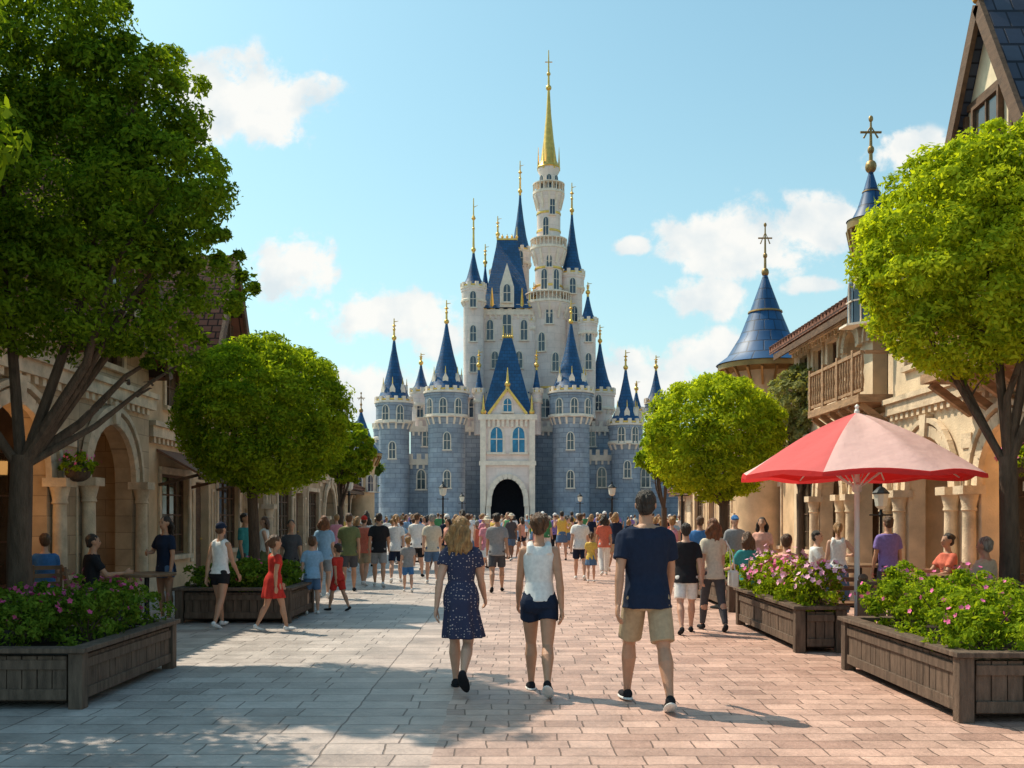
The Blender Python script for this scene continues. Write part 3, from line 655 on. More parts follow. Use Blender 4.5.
for (X,Y) in ((-5.8,9.0),(-5.1,8.9),(-4.4,8.95),(-3.95,9.3),(-5.4,9.8),(-4.5,9.9),(-3.95,10.1)):
    k+=1; shrub(X,Y,.44,.46,.48,4200,.027,'low','dark shrub with magenta flowers in the lower left planter',200+k,34,petald,'flowering shrubs in the lower left planter')
for (X,Y) in ((-4.6,15.3),(-4.0,15.3),(-3.7,15.6),(-4.3,16.1),(-3.7,16.2)):
    k+=1; shrub(X,Y,.47,.40,.40,2200,.038,'low','green shrub in the second planter on the left',200+k,6,petald,'shrubs in the second left planter')
for (X,Y) in ((3.85,8.15),(4.5,8.2),(5.2,8.3),(3.9,8.95),(4.6,9.2),(3.85,9.8),(4.6,10.0),(5.4,9.4)):
    k+=1; shrub(X,Y,.48,.45,.58 if Y>8.5 else .5,4600,.027,'mid','green shrub dotted with pink flowers in the lower right planter',200+k,26,petal,'flowering shrubs in the lower right planter',.024)
for (X,Y) in ((3.60,11.9),(3.60,12.5),(3.60,13.1),(3.60,13.8),(3.60,14.4)):
    k+=1; shrub(X,Y,.48,.38,.55,3000,.032,'mid','shrub thick with pale pink flowers beside the cafe tables',200+k,90,petal2 if k%2 else petal,'pink flowering shrubs in the long planter',.036)
for (X,Y) in ((3.9,16.9),(3.9,17.8),(3.9,18.8)):
    k+=1; shrub(X,Y,.47,.36,.45,1400,.05,'mid','green shrub in the far right planter',200+k,0,None,'shrubs in the far right planter')
print('veg',time.time()-T0)
# ------------------------------------------------------------------ castle stand-in
stone=brick('castle_stone',(.34,.39,.46),(.26,.31,.39),(.19,.22,.28),1.1,.5,.03,.8,.6)
cream=brick('castle_render',(.85,.72,.67),(.80,.66,.61),(.64,.53,.49),1.6,.8,.015,.75,.25,nvar=.12)
trim=mat('castle_trim',(.84,.71,.59),.7,.15,2)
slate=brick('blue_slate',(.010,.065,.17),(.014,.09,.23),(.005,.03,.08),.5,.35,.02,.5,.5,spec=.4)
gold=mat('gilded_metal',(.80,.50,.13),.38,.2,3,metal=.7); glass=mat('dark_glass',(.03,.05,.08),.12,.3,1,spec=.8); glow=mat('blue_glass',(.03,.20,.36),.2,.4,1.5)
K=.11
cx_=lambda px:(px-512)*K
cz_=lambda py:1.6+(516-py)*K
castle=empty('castle',(0,106,0),'pale castle with blue cone roofs and one tall gold tipped tower','castle')
WM={}
def arch_pts(w,h,n=8,pointed=True):
    p=[(-w/2,0),(w/2,0)]; s=h-w*.8 if pointed else h-w/2
    for i in range(n+1):
        t=i/n
        if pointed:
            a=math.pi*t
            x=w/2*math.cos(a); z=s+(w*.8)*(math.sin(a)**.8)
        else: a=math.pi*t; x=w/2*math.cos(a); z=s+w/2*math.sin(a)
        p.append((x,z))
    return p
def window(par,x,y,z,th,w,h,pane=None,fm=None,name='window'):
    pane=pane or glass; fm=fm or trim; key=(w,h,pane.name,fm.name)
    if key not in WM:
        m=MB(); o=arch_pts(w*1.35,h+w*.25); m.prism([(a,.05,b-.1*w) for a,b in o],(0,-.15,0),0)
        i=arch_pts(w,h); m.prism([(a,-.105,b) for a,b in i],(0,-.03,0),1)
        m.box(-w*.04,w*.04,-.17,-.10,0,h*.95,0); m.box(-w*.5,w*.5,-.168,-.10,h*.5,h*.5+w*.08,0); m.box(-w*.8,w*.8,-.28,.0,-.2*w,-.02,0)
        ob=m.build(name,[fm,pane]); WM[key]=ob.data; bpy.data.objects.remove(ob)
    o=bpy.data.objects.new(name,WM[key]); C.objects.link(o); o.parent=par; o.location=(x,y,z); o.rotation_euler[2]=th; return o
def crenels(m,x,y,r,z,n,h,w,mi=0):
    for k in range(n):
        a=2*math.pi*k/n; c=V((x+r*math.cos(a),y+r*math.sin(a),z)); tn=V((-math.sin(a),math.cos(a),0)); rd=V((math.cos(a),math.sin(a),0))
        p=[c-tn*w/2-rd*.15,c+tn*w/2-rd*.15,c+tn*w/2+rd*.15,c-tn*w/2+rd*.15]; m.prism(p,(0,0,h),mi)
def tower(x,y,r,z0,z1,za,wm,zf=None,drum=True,wins=(),rm=None,flare=1.18,roofr=None,name='tower',gal=None):
    m=MB(); R2=r*flare; dh=min(2.6,r*1.25) if drum else .7
    prof=[(r*1.02,z0),(r,z0+.5),(r,z1-dh-.9*r*.5)]
    prof+=[(r*1.04,z1-dh-.35*r),(R2,z1-dh),(R2,z1-.35),(R2*1.05,z1-.33),(R2*1.05,z1-.05),(R2*.9,z1)]
    m.lathe(prof,x,y,28); t=m.build(name,wm,castle,cyl=(x,y,r))
    m=MB(); m.lathe([(R2*1.0,z1-dh-.18),(R2*1.07,z1-dh-.1),(R2*1.07,z1-dh+.12),(R2*1.0,z1-dh+.2)],x,y,28); m.lathe([(R2*.9,z1-.10),(R2*1.1,z1-.06),(R2*1.1,z1+.14),(R2*.9,z1+.18)],x,y,28)
    n=max(8,int(2*math.pi*R2/.8)); crenels(m,x,y,R2*.99,z1+.1,n,.5,.36)
    for q in range(n):
        a=2*math.pi*q/n; m.bar((x+r*.98*math.cos(a),y+r*.98*math.sin(a),z1-dh-.75*r*.6),(x+R2*.98*math.cos(a),y+R2*.98*math.sin(a),z1-dh-.12),.2,.2)
    m.build('parapet',trim,t)
    rr=roofr or R2*.94; hh=za-z1
    m=MB(); m.lathe([(rr*1.0,z1+.19),(rr*1.06,z1+.25),(rr*.88,z1+.06*hh+.3),(rr*.62,z1+.27*hh),(rr*.36,z1+.53*hh),(rr*.15,z1+.8*hh),(.07,za)],x,y,24); m.build('roof',rm or slate,t,cyl=(x,y,rr*.6))
    m=MB(); m.lathe([(rr*1.0,z1+.14),(rr*1.10,z1+.2),(rr*1.10,z1+.34),(rr*.98,z1+.38)],x,y,24)
    m.build('gilded_band',gold,t)
    if r>1.4:
        for a in (-65,-15,35,85):
            a=R(a-90+15); q=V((x+rr*.80*math.cos(a),y+rr*.80*math.sin(a),z1+.07*hh+.2)); dn=V((math.cos(a),math.sin(a),0)); tn=V((-dn.y,dn.x,0))
            m=MB(); m.prism([q+tn*.28,q-tn*.28,q-tn*.28+V((0,0,.7)),q+V((0,0,1.25)),q+tn*.28+V((0,0,.7))],-dn*.9); dm_=m.build('dormer',trim,t)
            m=MB(); m.tube([q-dn*.1+V((0,0,1.2)),q-dn*.1+V((0,0,1.9))],[.07,.02],5); m.build('gilded_pinnacle',gold,t)
    zf=zf or hh*.28
    m=MB(); m.tube([(x,y,za-.6),(x,y,za+zf)],[.14,.05],8); m.ell((x,y,za-.1),(.26,.26,.26)); m.ell((x,y,za+zf*.4),(.15,.15,.17)); m.lathe([(.05,za+zf*.55),(.24,za+zf*.6),(.05,za+zf*.68)],x,y,8)
    m.tube([(x,y,za+zf*.82),(x+.45,y,za+zf*.86)],[.05,.02],5)
    m.build('finial',gold,t)
    for (zz,th,w,h) in wins: 
        rad=r if zz<z1-dh-.8*r else R2
        window(t,x+(rad-.03)*math.sin(R(th)),y-(rad-.03)*math.cos(R(th)),zz,R(th),w,h)
    return t
def cbox(name,px0,px1,y0,y1,py0,py1,wm,cr=True,par=None,wins=()):
    m=MB(); x0,x1=cx_(px0),cx_(px1); z0,z1=cz_(py0) if py0 is not None else 0,cz_(py1); m.box(x0,x1,y0,y1,z0,z1); t=m.build(name,wm,par or castle)
    m=MB(); m.box(x0-.15,x1+.15,y0-.18,y0-.002,z1-.55,z1+.05); m.box(x0-.12,x0-.002,y0,y1,z1-.5,z1+.04); m.box(x1+.002,x1+.12,y0,y1,z1-.5,z1+.04)
    if cr:
        n=max(3,int((x1-x0)/.8)); st=(x1-x0)/n
        for k in range(n): m.box(x0+k*st+.08,x0+k*st+st*.58,y0-.15,y0+.2,z1+.052,z1+.62)
    n=int((x1-x0)/.6)
    for k in range(n): q=x0+(k+.5)*(x1-x0)/n; m.box(q-.11,q+.11,y0-.14,y0-.003,z1-.95,z1-.552)
    m.build('parapet',trim,t)
    for (px,py,w,h) in wins: window(t,cx_(px),y0-.01,cz_(py),0,w,h)
    return t
def hip(par,x0,x1,y0,y1,z0,z1,rx,ry=0):
    m=MB(); cy=(y0+y1)/2; cx=(x0+x1)/2
    a=[(x0,y0,z0),(x1,y0,z0),(x1,y1,z0),(x0,y1,z0)]; q=[(cx-rx,cy-ry-.05,z1),(cx+rx,cy-ry-.05,z1),(cx+rx,cy+ry+.05,z1),(cx-rx,cy+ry+.05,z1)]
    mid=[tuple(V(a[i]).lerp(V(q[i]),.25)-V((0,0,(z1-z0)*.05))) for i in range(4)]
    m.add(a+mid+q,[(3,2,1,0),(8,9,10,11)]+[(i,(i+1)%4,4+(i+1)%4,4+i) for i in range(4)]+[(4+i,4+(i+1)%4,8+(i+1)%4,8+i) for i in range(4)]); m.build('roof',slate,par,flat=True)
    m=MB(); m.box(cx-rx-.1,cx+rx+.1,cy-.12,cy+.12,z1-.02,z1+.18)
    for k in range(5): q_=cx-rx+2*rx*k/4; m.tube([(q_,cy,z1+.1),(q_,cy,z1+(1.5 if k in(0,4) else .7))],[.1,.03],6); m.ell((q_,cy,z1+.35),(.16,.16,.16),None,8,6)
    m.build('ridge_crest',gold,par)
cbox('curtain_wall',372,436,-.5,3,None,462,stone,wins=[(392,490,.8,2),(425,490,.8,2)])
cbox('curtain_wall',584,660,-.5,3,None,458,stone,wins=[(598,488,.8,2),(640,488,.8,2)])
cbox('curtain_wall',350,374,2,5,None,488,stone); cbox('curtain_wall',655,690,2,5,None,484,stone)
cbox('middle_wall',412,612,2.5,8,None,428,stone,wins=[(428,447,.8,1.9),(590,447,.8,1.9),(434,475,.8,1.9)])
lower=cbox('lower_keep',464,590,3.0,14,None,395,cream,wins=[(474,418,.9,2.1),(545,418,.9,2.1),(585,418,.8,2)])
hip(lower,cx_(466),cx_(590),3.5,13.6,cz_(394)+.06,cz_(372),5.2)
keep=cbox('upper_keep',482,532,4,12,395,310,cream,wins=[(490,340,.7,2.2),(507,338,.9,2.8),(524,340,.7,2.2),(495,368,.7,1.8),(519,368,.7,1.8)])
hip(keep,cx_(482),cx_(532),3.6,12.4,cz_(309)+.06,cz_(230),1.1)
m=MB(); m.prism([(cx_(500),3.4,cz_(308)),(cx_(514),3.4,cz_(308)),(cx_(514),3.4,cz_(288)),(cx_(507),3.4,cz_(264)),(cx_(500),3.4,cz_(288))],(0,3.5,0)); dm=m.build('dormer',trim,keep)
window(keep,cx_(507),3.38,cz_(303),0,.75,1.9)
for q in (484,492,522,530): m=MB(); m.tube([(cx_(q),3.9,cz_(309)),(cx_(q),3.9,cz_(288))],[.26,.04],6); m.build('gilded_pinnacle',gold,keep)
right=cbox('upper_wing',560,588,5.5,12,395,345,cream,wins=[(575,375,.8,2)])
hip(right,cx_(560),cx_(588),5.3,12.2,cz_(344)+.06,cz_(316),.8)
cbox('upper_wing',466,484,4.5,12,395,322,cream,wins=[(474,352,.7,1.8)])
x0,x1=cx_(483),cx_(533); zt=cz_(426); gw=cx_(525)-cx_(491); ap=arch_pts(gw,cz_(480),12); yf=-6.0
m=MB(); m.box(x0,-gw/2+cx_(508),yf,1,0,zt); m.box(gw/2+cx_(508),x1,yf,1,0,zt)
arc=[(a+cx_(508),b) for a,b in ap[2:]][::-1]
for (a,za_),(b_,zb) in zip(arc[:-1],arc[1:]): m.prism([(a,yf,za_),(b_,yf,zb),(b_,yf,zt),(a,yf,zt)],(0,7.0,0))
gh=m.build('gatehouse',cream,castle)
m=MB(); 
for (a,za_),(b_,zb) in zip(arc[:-1],arc[1:]): m.bar((a,yf-.12,za_),(b_,yf-.12,zb),.5,.5,up=V((0,1,0)))
for xx in (x0+.3,x1-.3,cx_(508)-gw/2-.1,cx_(508)+gw/2+.1): m.box(xx-.28,xx+.28,yf-.25,yf-.002,0,zt if xx in (x0+.3,x1-.3) else arc[0][1])
m.box(x0-.2,x1+.2,yf-.3,yf-.003,zt-.3,zt+.25); m.box(x0-.1,x1+.1,yf-.27,yf-.004,cz_(470),cz_(466))
for q in range(9): xx=x0+.9+q*(x1-x0-1.8)/8; m.box(xx-.13,xx+.13,yf-.22,yf-.004,zt-1.0,zt-.302)
m.build('stone_trim',trim,gh)
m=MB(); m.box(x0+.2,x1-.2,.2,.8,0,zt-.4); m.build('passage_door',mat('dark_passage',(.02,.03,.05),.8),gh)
gx0,gx1,gc=cx_(486),cx_(530),cx_(508)
m=MB(); m.prism([(gx0+.6,yf+.05,zt+.26),(gx1-.6,yf+.05,zt+.26),(gc,yf+.05,cz_(402))],(0,1.0,0)); gb=m.build('gable',cream,gh)
hip(gh,gx0-.3,gx1+.3,yf+.9,.9,zt+.27,cz_(350),.45,1.2)
m=MB()
for sgn in (-1,1): m.bar((gc+sgn*(gx1-gc-.5),yf-.02,zt+.3),(gc,yf-.02,cz_(400)),.26,.26,up=V((0,1,0)))
for xx,zz in ((gx0,cz_(426)),(gx1,cz_(426)),(gc,cz_(401))): m.tube([(xx,yf,zz),(xx,yf,zz+2.2)],[.22,.03],8); m.ell((xx,yf,zz+.5),(.3,.3,.3),None,8,6)
m.build('gilded_trim',gold,gh)
for px in (498,518): window(gh,cx_(px),yf-.02,cz_(458),0,1.2,2.5,glow)
window(gh,cx_(508),yf+.03,cz_(421),0,.8,1.3,glow)
FW=lambda z,*ths:[(z,th,.62,1.7) for th in ths]
tower(cx_(451),-3.5,1.9,0,cz_(402),cz_(334),stone,wins=FW(cz_(424),-45,-5,35)+FW(cz_(455),5)+FW(cz_(490),5),flare=1.16)
tower(cx_(567),-3.5,1.9,0,cz_(402),cz_(334),stone,wins=FW(cz_(424),-35,5,45)+FW(cz_(455),-5)+FW(cz_(490),-5),flare=1.16)
tower(cx_(400),-1.5,1.6,0,cz_(409),cz_(346),stone,wins=FW(cz_(428),-20,25)+FW(cz_(462),0))
tower(cx_(620),-1.5,1.5,0,cz_(430),cz_(374),stone,wins=FW(cz_(448),-20,25)+FW(cz_(480),0))
tower(cx_(600),4,1.35,0,cz_(394),cz_(340),cream,wins=FW(cz_(412),-10))
tower(cx_(421),4,1.0,0,cz_(394),cz_(362),cream,wins=FW(cz_(418),0))
tower(cx_(432),8,.9,0,cz_(410),cz_(376),cream)
tower(cx_(656),4,1.0,0,cz_(404),cz_(366),stone,wins=FW(cz_(424),0))
tower(cx_(642),9,.75,0,cz_(408),cz_(382),cream)
tower(cx_(382),5,.9,0,cz_(428),cz_(398),stone); tower(cx_(674),3,.9,0,cz_(440),cz_(408),stone)
tower(cx_(474),2.7,1.1,cz_(400),cz_(292),cz_(252),cream,zf=5.5,wins=FW(cz_(312),0)+FW(cz_(345),0)+FW(cz_(375),0))
tower(cx_(484),9,.6,cz_(400),cz_(286),cz_(250),cream,zf=2)
tower(cx_(497),10,.75,cz_(400),cz_(262),cz_(218),cream,zf=2)
tower(cx_(520.5),9.5,1.05,cz_(400),cz_(240),cz_(174),cream,zf=3.4,wins=FW(cz_(256),0))
tower(cx_(534),4.5,.55,cz_(400),cz_(322),cz_(296),cream,zf=1.6)
tower(cx_(573),6,1.15,cz_(400),cz_(272),cz_(204),cream,zf=3.0,wins=FW(cz_(292),0)+FW(cz_(320),10))
tower(cx_(587),2.7,.85,cz_(420),cz_(326),cz_(294),cream,wins=FW(cz_(345),0)+FW(cz_(372),0))
tower(cx_(481),-3.0,.5,cz_(440),cz_(402),cz_(374),cream,drum=False,zf=1.5); tower(cx_(535),-3.0,.5,cz_(440),cz_(402),cz_(374),cream,drum=False,zf=1.5)
def stage(x,y,r,z0,z1,wins,par=None):
    m=MB(); m.lathe([(r,z0),(r,z1-1.2),(r*1.05,z1-1.0),(r*1.3,z1-.2),(r*1.3,z1),(r*.8,z1+.02)],x,y,32); t=m.build('tower_stage',cream,par or castle,cyl=(x,y,r))
    m=MB(); m.lathe([(r*1.26,z1-.12),(r*1.36,z1-.05),(r*1.36,z1+.2),(r*1.26,z1+.25),(r*1.2,z1+.04)],x,y,32)
    n=int(2*math.pi*r*1.32/.45)
    for k in range(n): a=2*math.pi*k/n; q=V((x+r*1.31*math.cos(a),y+r*1.31*math.sin(a),z1+.2)); m.tube([q,q+V((0,0,.8))],.06,5)
    m.lathe([(r*1.27,z1+1.0),(r*1.37,z1+1.02),(r*1.37,z1+1.14),(r*1.27,z1+1.16)],x,y,32)
    for k in range(12): a=2*math.pi*k/12; m.bar((x+r*math.cos(a),y+r*math.sin(a),z1-1.7),(x+r*1.28*math.cos(a),y+r*1.28*math.sin(a),z1-.15),.22,.22)
    m.build('balustrade',trim,t)
    for fz in (.3,.62): m=MB(); zz=z0+(z1-z0)*fz; m.lathe([(r*1.0,zz),(r*1.05,zz+.05),(r*1.05,zz+.22),(r*1.0,zz+.27)],x,y,32); m.build('string_course',gold,t)
    for (zz,th,w,h) in wins: window(t,x+(r-.03)*math.sin(R(th)),y-(r-.03)*math.cos(R(th)),zz,R(th),w,h)
    return t
tx=cx_(549); ty=5
stage(tx,ty,1.9,0,cz_(303),[(cz_(325),0,.7,2.2),(cz_(352),-25,.7,2),(cz_(372),20,.7,2)])
stage(tx,ty,1.5,cz_(303),cz_(248),[(cz_(290),-20,.62,2.2),(cz_(290),30,.62,2.2),(cz_(268),0,.55,1.3)])
stage(tx,ty,1.3,cz_(248),cz_(192),[(cz_(236),-15,.55,2.0),(cz_(215),15,.55,1.8)])
m=MB(); m.lathe([(1.0,cz_(192)),(1.0,cz_(172)),(1.2,cz_(169)),(1.2,cz_(166)),(.9,cz_(165))],tx,ty,24); lan=m.build('lantern_stage',cream,castle,cyl=(tx,ty,1))
for th in (-50,0,50): window(lan,tx+.98*math.sin(R(th)),ty-.98*math.cos(R(th)),cz_(188),R(th),.5,1.5)
m=MB(); m.lathe([(1.25,cz_(166)),(1.3,cz_(165)),(.90,cz_(158)),(.55,cz_(135)),(.28,cz_(110)),(.12,cz_(84))],tx,ty,16); m.build('spire_roof',gold,lan)
m=MB(); m.tube([(tx,ty,cz_(86)),(tx,ty,cz_(46))],[.14,.05],8); m.ell((tx,ty,cz_(84)),(.32,.32,.32)); m.ell((tx,ty,cz_(70)),(.22,.22,.22)); m.tube([(tx-.4,ty,cz_(58)),(tx+.4,ty,cz_(58))],.06,5)
m.build('finial',gold,lan)
for k in range(6): a=k*math.pi/3; m=MB(); m.tube([(tx+1.15*math.cos(a),ty+1.15*math.sin(a),cz_(168)),(tx+1.15*math.cos(a),ty+1.15*math.sin(a),cz_(144))],[.13,.02],6); m.build('pinnacle',gold,lan)
print('castle',time.time()-T0)
# ------------------------------------------------------------------ street buildings
stuccoL=brick('warm_stone_wall',(.54,.39,.25),(.44,.31,.195),(.32,.225,.145),.75,.32,.008,.9,.4,nvar=.35)
stuccoR=mat('cream_stucco',(.70,.54,.37),.9,.28,1.2,.5,30)
stuccoR2=mat('ochre_stucco',(.62,.43,.26),.9,.28,1.2,.5,30)
tstone=mat('carved_stone',(.68,.52,.36),.85,.28,3,.6,30)
timber=mat('dark_timber',(.13,.072,.042),.7,.35,4,.5,30,stretch=(1,1,3)); balc=mat('balcony_wood',(.38,.22,.12),.65,.35,4,.5,30,stretch=(1,1,3))
tile=brick('clay_tiles',(.28,.12,.075),(.18,.075,.05),(.05,.025,.018),.24,.20,.02,.8,1.0,dist=.05)
slate2=brick('dark_slate',(.075,.085,.12),(.05,.055,.085),(.018,.018,.028),.28,.2,.015,.6,.9,dist=.04)
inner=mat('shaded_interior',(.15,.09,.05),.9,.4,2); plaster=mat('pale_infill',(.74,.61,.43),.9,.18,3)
pane=mat('shop_glass',(.07,.055,.04),.08,.5,1.2,spec=.9)
lampm=mat('lamp_glow',(1,.50,.15),.4,0,emit=3.5)
def wallrow(m,W,zb,zt,ops,th=.32):
    cur=0
    for (u0,u1,z0,z1,kd) in sorted(ops):
        m.box(cur,u0,0,th,zb,zt)
        if z0>zb+.01: m.box(u0,u1,0,th,zb,z0)
        if kd=='arch':
            r=(u1-u0)/2; cc=(u0+u1)/2; n=12; pts=[(cc-r*math.cos(math.pi*k/n),z1-r+r*math.sin(math.pi*k/n)) for k in range(n+1)]
            for (a,za),(b_,zb2) in zip(pts[:-1],pts[1:]): m.prism([(a,0,za),(b_,0,zb2),(b_,0,zt),(a,0,zt)],(0,th,0))
        else: m.box(u0,u1,0,th,z1,zt)
        cur=u1
    m.box(cur,W,0,th,zb,zt)
def bwin(par,u0,u1,z0,z1,nx=2,nz=3,fm=None,y=.14,sill=True):
    fm=fm or timber; f=.06; m=MB()
    m.box(u0,u0+f,y-.05,y+.05,z0,z1); m.box(u1-f,u1,y-.05,y+.05,z0,z1); m.box(u0+f,u1-f,y-.05,y+.05,z0,z0+f); m.box(u0+f,u1-f,y-.05,y+.05,z1-f,z1)
    for k in range(1,nx): q=u0+(u1-u0)*k/nx; m.box(q-.018,q+.018,y-.035,y+.035,z0+f,z1-f)
    for k in range(1,nz): q=z0+(z1-z0)*k/nz; m.box(u0+f,u1-f,y-.03,y+.03,q-.016,q+.016)
    w=m.build('window',fm,par)
    m=MB(); m.box(u0+f,u1-f,y-.006,y+.006,z0+f,z1-f); m.build('pane',pane,w)
    if sill: m=MB(); m.box(u0-.1,u1+.1,-.1,.1,z0-.1,z0-.001); m.build('sill',tstone,w)
def column(par,u,y,z0,z1,r=.13,mt=None):
    m=MB(); m.box(u-r*1.5,u+r*1.5,y-r*1.5,y+r*1.5,z0,z0+.22); m.lathe([(r*1.3,z0+.22),(r*1.35,z0+.3),(r*1.05,z0+.36),(r,z0+.5),(r*.88,z1-.42),(r*1.1,z1-.4),(r*.95,z1-.34),(r*1.35,z1-.14)],u,y,16); m.box(u-r*1.6,u+r*1.6,y-r*1.6,y+r*1.6,z1-.14,z1)
    return m.build('column',mt or tstone,par)
def railing(par,u0,u1,y,z,h=.85,mt=None,sides=0):
    m=MB(); m.box(u0,u1,y-.04,y+.04,z+h-.07,z+h); m.box(u0,u1,y-.03,y+.03,z+.06,z+.12); n=int((u1-u0)/.16)
    for k in range(n+1):
        q=u0+(u1-u0)*k/n; m.lathe([(.025,z+.12),(.045,z+.3),(.02,z+.45),(.04,z+.6),(.022,z+h-.07)] ,q,y,8) if k%6 else m.box(q-.05,q+.05,y-.05,y+.05,z,z+h+.08)
    if sides:
        for q in (u0,u1): m.box(q-.035,q+.035,y+.05,y+sides,z+h-.07,z+h)
    return m.build('railing',mt or timber,par)
def gable_dormer(par,uc,hw,zb,za,dep,wm,rm,ov=.35,win=True,fy=0):
    m=MB(); m.prism([(uc-hw,fy,zb),(uc+hw,fy,zb),(uc+hw*.98,fy,zb+.01),(uc,fy,za),(uc-hw*.98,fy,zb+.01)],(0,.25,0)); g=m.build('gable',wm,par)
    m=MB(); th=.14
    sl=(za-zb)/hw; e=.35
    for s in (-1,1):
        a=V((uc+s*(hw+e),fy-ov,zb-sl*e)); b_=V((uc,fy-ov,za)); m.prism([a,b_,b_+V((0,0,th*1.8)),a+V((0,0,th*1.8))],(0,dep+ov,0))
    m.build('gable_roof',rm,g)
    m=MB()
    for s in (-1,1):
        a=V((uc+s*(hw+e+.02),fy-ov-.04,zb-sl*e-.02)); b_=V((uc,fy-ov-.04,za+.02)); m.bar(a+V((0,0,.05)),b_+V((0,0,.05)),.08,.22,up=V((0,0,1)))
        m.bar((uc+s*hw*.5,fy-.03,zb),(uc+s*hw*.5,fy-.03,zb+(za-zb)*.48),.1,.08,up=V((0,1,0)))
    m.box(uc-hw*.95,uc+hw*.95,fy-.07,fy-.005,zb-.02,zb+.12); m.box(uc-hw*.45,uc+hw*.45,fy-.06,fy-.006,zb+(za-zb)*.5,zb+(za-zb)*.5+.1)
    m.build('barge_board',timber,g)
    if win:
        w=hw*.26; z0=zb+.35; z1=zb+(za-zb)*.47
        m=MB(); m.box(uc-w,uc+w,fy-.05,fy-.012,z0,z1); wn=m.build('window',pane,g)
        m=MB(); f=.06
        m.box(uc-w-f,uc-w,fy-.1,fy-.01,z0-f,z1+f); m.box(uc+w,uc+w+f,fy-.1,fy-.01,z0-f,z1+f); m.box(uc-w,uc+w,fy-.1,fy-.01,z0-f,z0); m.box(uc-w,uc+w,fy-.1,fy-.01,z1,z1+f); m.box(uc-.02,uc+.02,fy-.08,fy-.05,z0,z1); m.build('frame',timber,wn)
    return g
def awning(par,u0,u1,z,dep,mt,drop=.5):
    m=MB()
    m.prism([(u0,0-.01,z),(u0,-dep,z-drop),(u0,-dep,z-drop-.05),(u0,-.01,z-.06)],(u1-u0,0,0)); a=m.build('awning',mt,par)
    m=MB(); m.bar((u0+.1,-.02,z-drop*1.5),(u0+.1,-dep+.05,z-drop-.04),.06,.06); m.bar((u1-.1,-.02,z-drop*1.5),(u1-.1,-dep+.05,z-drop-.04),.06,.06); m.box(u0,u1,-dep-.03,-dep+.03,z-drop-.14,z-drop-.05); m.build('bracket',timber,a)
def building(label,X,y0,W,side,storeys,D,rh,wm,rm,ov=.6,name='shop_building',back=1.6,brk=True):
    root=empty(name,(X,y0 if side=='L' else y0+W,0),label,'building',None,R(90) if side=='L' else R(-90))
    m=MB()
    for (zb,zt,ops) in storeys: wallrow(m,W,zb,zt,ops)
    H=storeys[-1][1]; m.box(.0,.3,.322,D,0,H); m.box(W-.3,W,.322,D,0,H); m.box(.3,W-.3,D-.3,D,0,H)
    m.build('wall',wm,root)
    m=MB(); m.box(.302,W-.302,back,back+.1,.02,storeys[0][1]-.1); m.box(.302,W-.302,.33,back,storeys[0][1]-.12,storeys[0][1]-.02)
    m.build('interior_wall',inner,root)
    m=MB()
    for (zb,zt,ops) in storeys:
        m.box(-.05,W+.05,-.14,-.004,zt-.28,zt-.06); m.box(-.08,W+.08,-.2,-.005,zt-.06,zt+.04)
        nd=int(W/.26)
        for q in range(nd): uu=.1+(W-.2)*q/nd; m.box(uu,uu+.12,-.1,-.003,zt-.40,zt-.282)
        for (u0,u1,z0,z1,kd) in ops:
            if kd=='arch':
                for rr_,ww in ((.06,.2),(.26,.09)):
                    r=(u1-u0)/2+rr_; cc=(u0+u1)/2; n=14; zc=z1-(u1-u0)/2; pts=[(cc-r*math.cos(math.pi*k/n),zc+r*math.sin(math.pi*k/n)) for k in range(n+1)]
                    for a,b_ in zip(pts[:-1],pts[1:]): m.bar((a[0],-.05 if rr_<.1 else -.09,a[1]),(b_[0],-.05 if rr_<.1 else -.09,b_[1]),.1,ww,up=V((0,0,1)))
                m.prism([((u0+u1)/2-.09,-.16,z1-.04),((u0+u1)/2+.09,-.16,z1-.04),((u0+u1)/2+.15,-.16,z1+.36),((u0+u1)/2-.15,-.16,z1+.36)],(0,.15,0))
            elif kd=='win': m.box(u0-.08,u1+.08,-.06,-.006,z1,z1+.14); m.box(u0-.12,u0-.001,-.05,-.007,z0,z1); m.box(u1+.001,u1+.12,-.05,-.007,z0,z1)
    gs=sorted(storeys[0][2]); 
    for a,b_ in zip(gs[:-1],gs[1:]):
        if b_[0]-a[1]>.55:
            c0=a[1]+.32 if a[4]=='arch' else a[1]+.2; c1=b_[0]-.32 if b_[4]=='arch' else b_[0]-.2
            if c1-c0>.12:
                m.box(c0,c1,-.03,-.004,2.75,3.0); m.box(c0,c1,-.025,-.004,.55,.62); m.box(c0,c0+.05,-.025,-.004,.621,2.2); m.box(c1-.05,c1,-.025,-.004,.621,2.2); m.box(c0,c1,-.026,-.004,2.2,2.26)
    m.box(0,.5,-.06,-.004,0,.35); m.box(W-.5,W,-.06,-.004,0,.35)
    m.build('cornice',tstone,root)
    for si,(zb,zt,ops) in enumerate(storeys):
        for (u0,u1,z0,z1,kd) in ops:
            if kd=='win': bwin(root,u0,u1,z0,z1,max(2,round((u1-u0)/.5)),max(2,round((z1-z0)/.5)))
            if kd=='arch' and u1-u0>1:
                column(root,u0-.15,-.13,0 if z0<.1 else z0,z1-(u1-u0)/2,.12 if z0<.1 else .07); column(root,u1+.15,-.13,0 if z0<.1 else z0,z1-(u1-u0)/2,.12 if z0<.1 else .07)
            if kd=='arch' and si==0: bwin(root,u0-.1,u1+.1,.35,2.75,4,3,None,back-.07,False)
            if kd=='door':
                m=MB(); m.box(u0,u1,.2,.26,0,z1); 
                for q in range(3): m.box(u0+.08,u1-.08,.17,.199,.15+q*.7,.7+q*.7)
                dd=m.build('door',timber,root); m=MB(); m.ell((u1-.12,.15,1.05),(.03,.03,.03),None,8,6); m.build('handle',gold,dd)
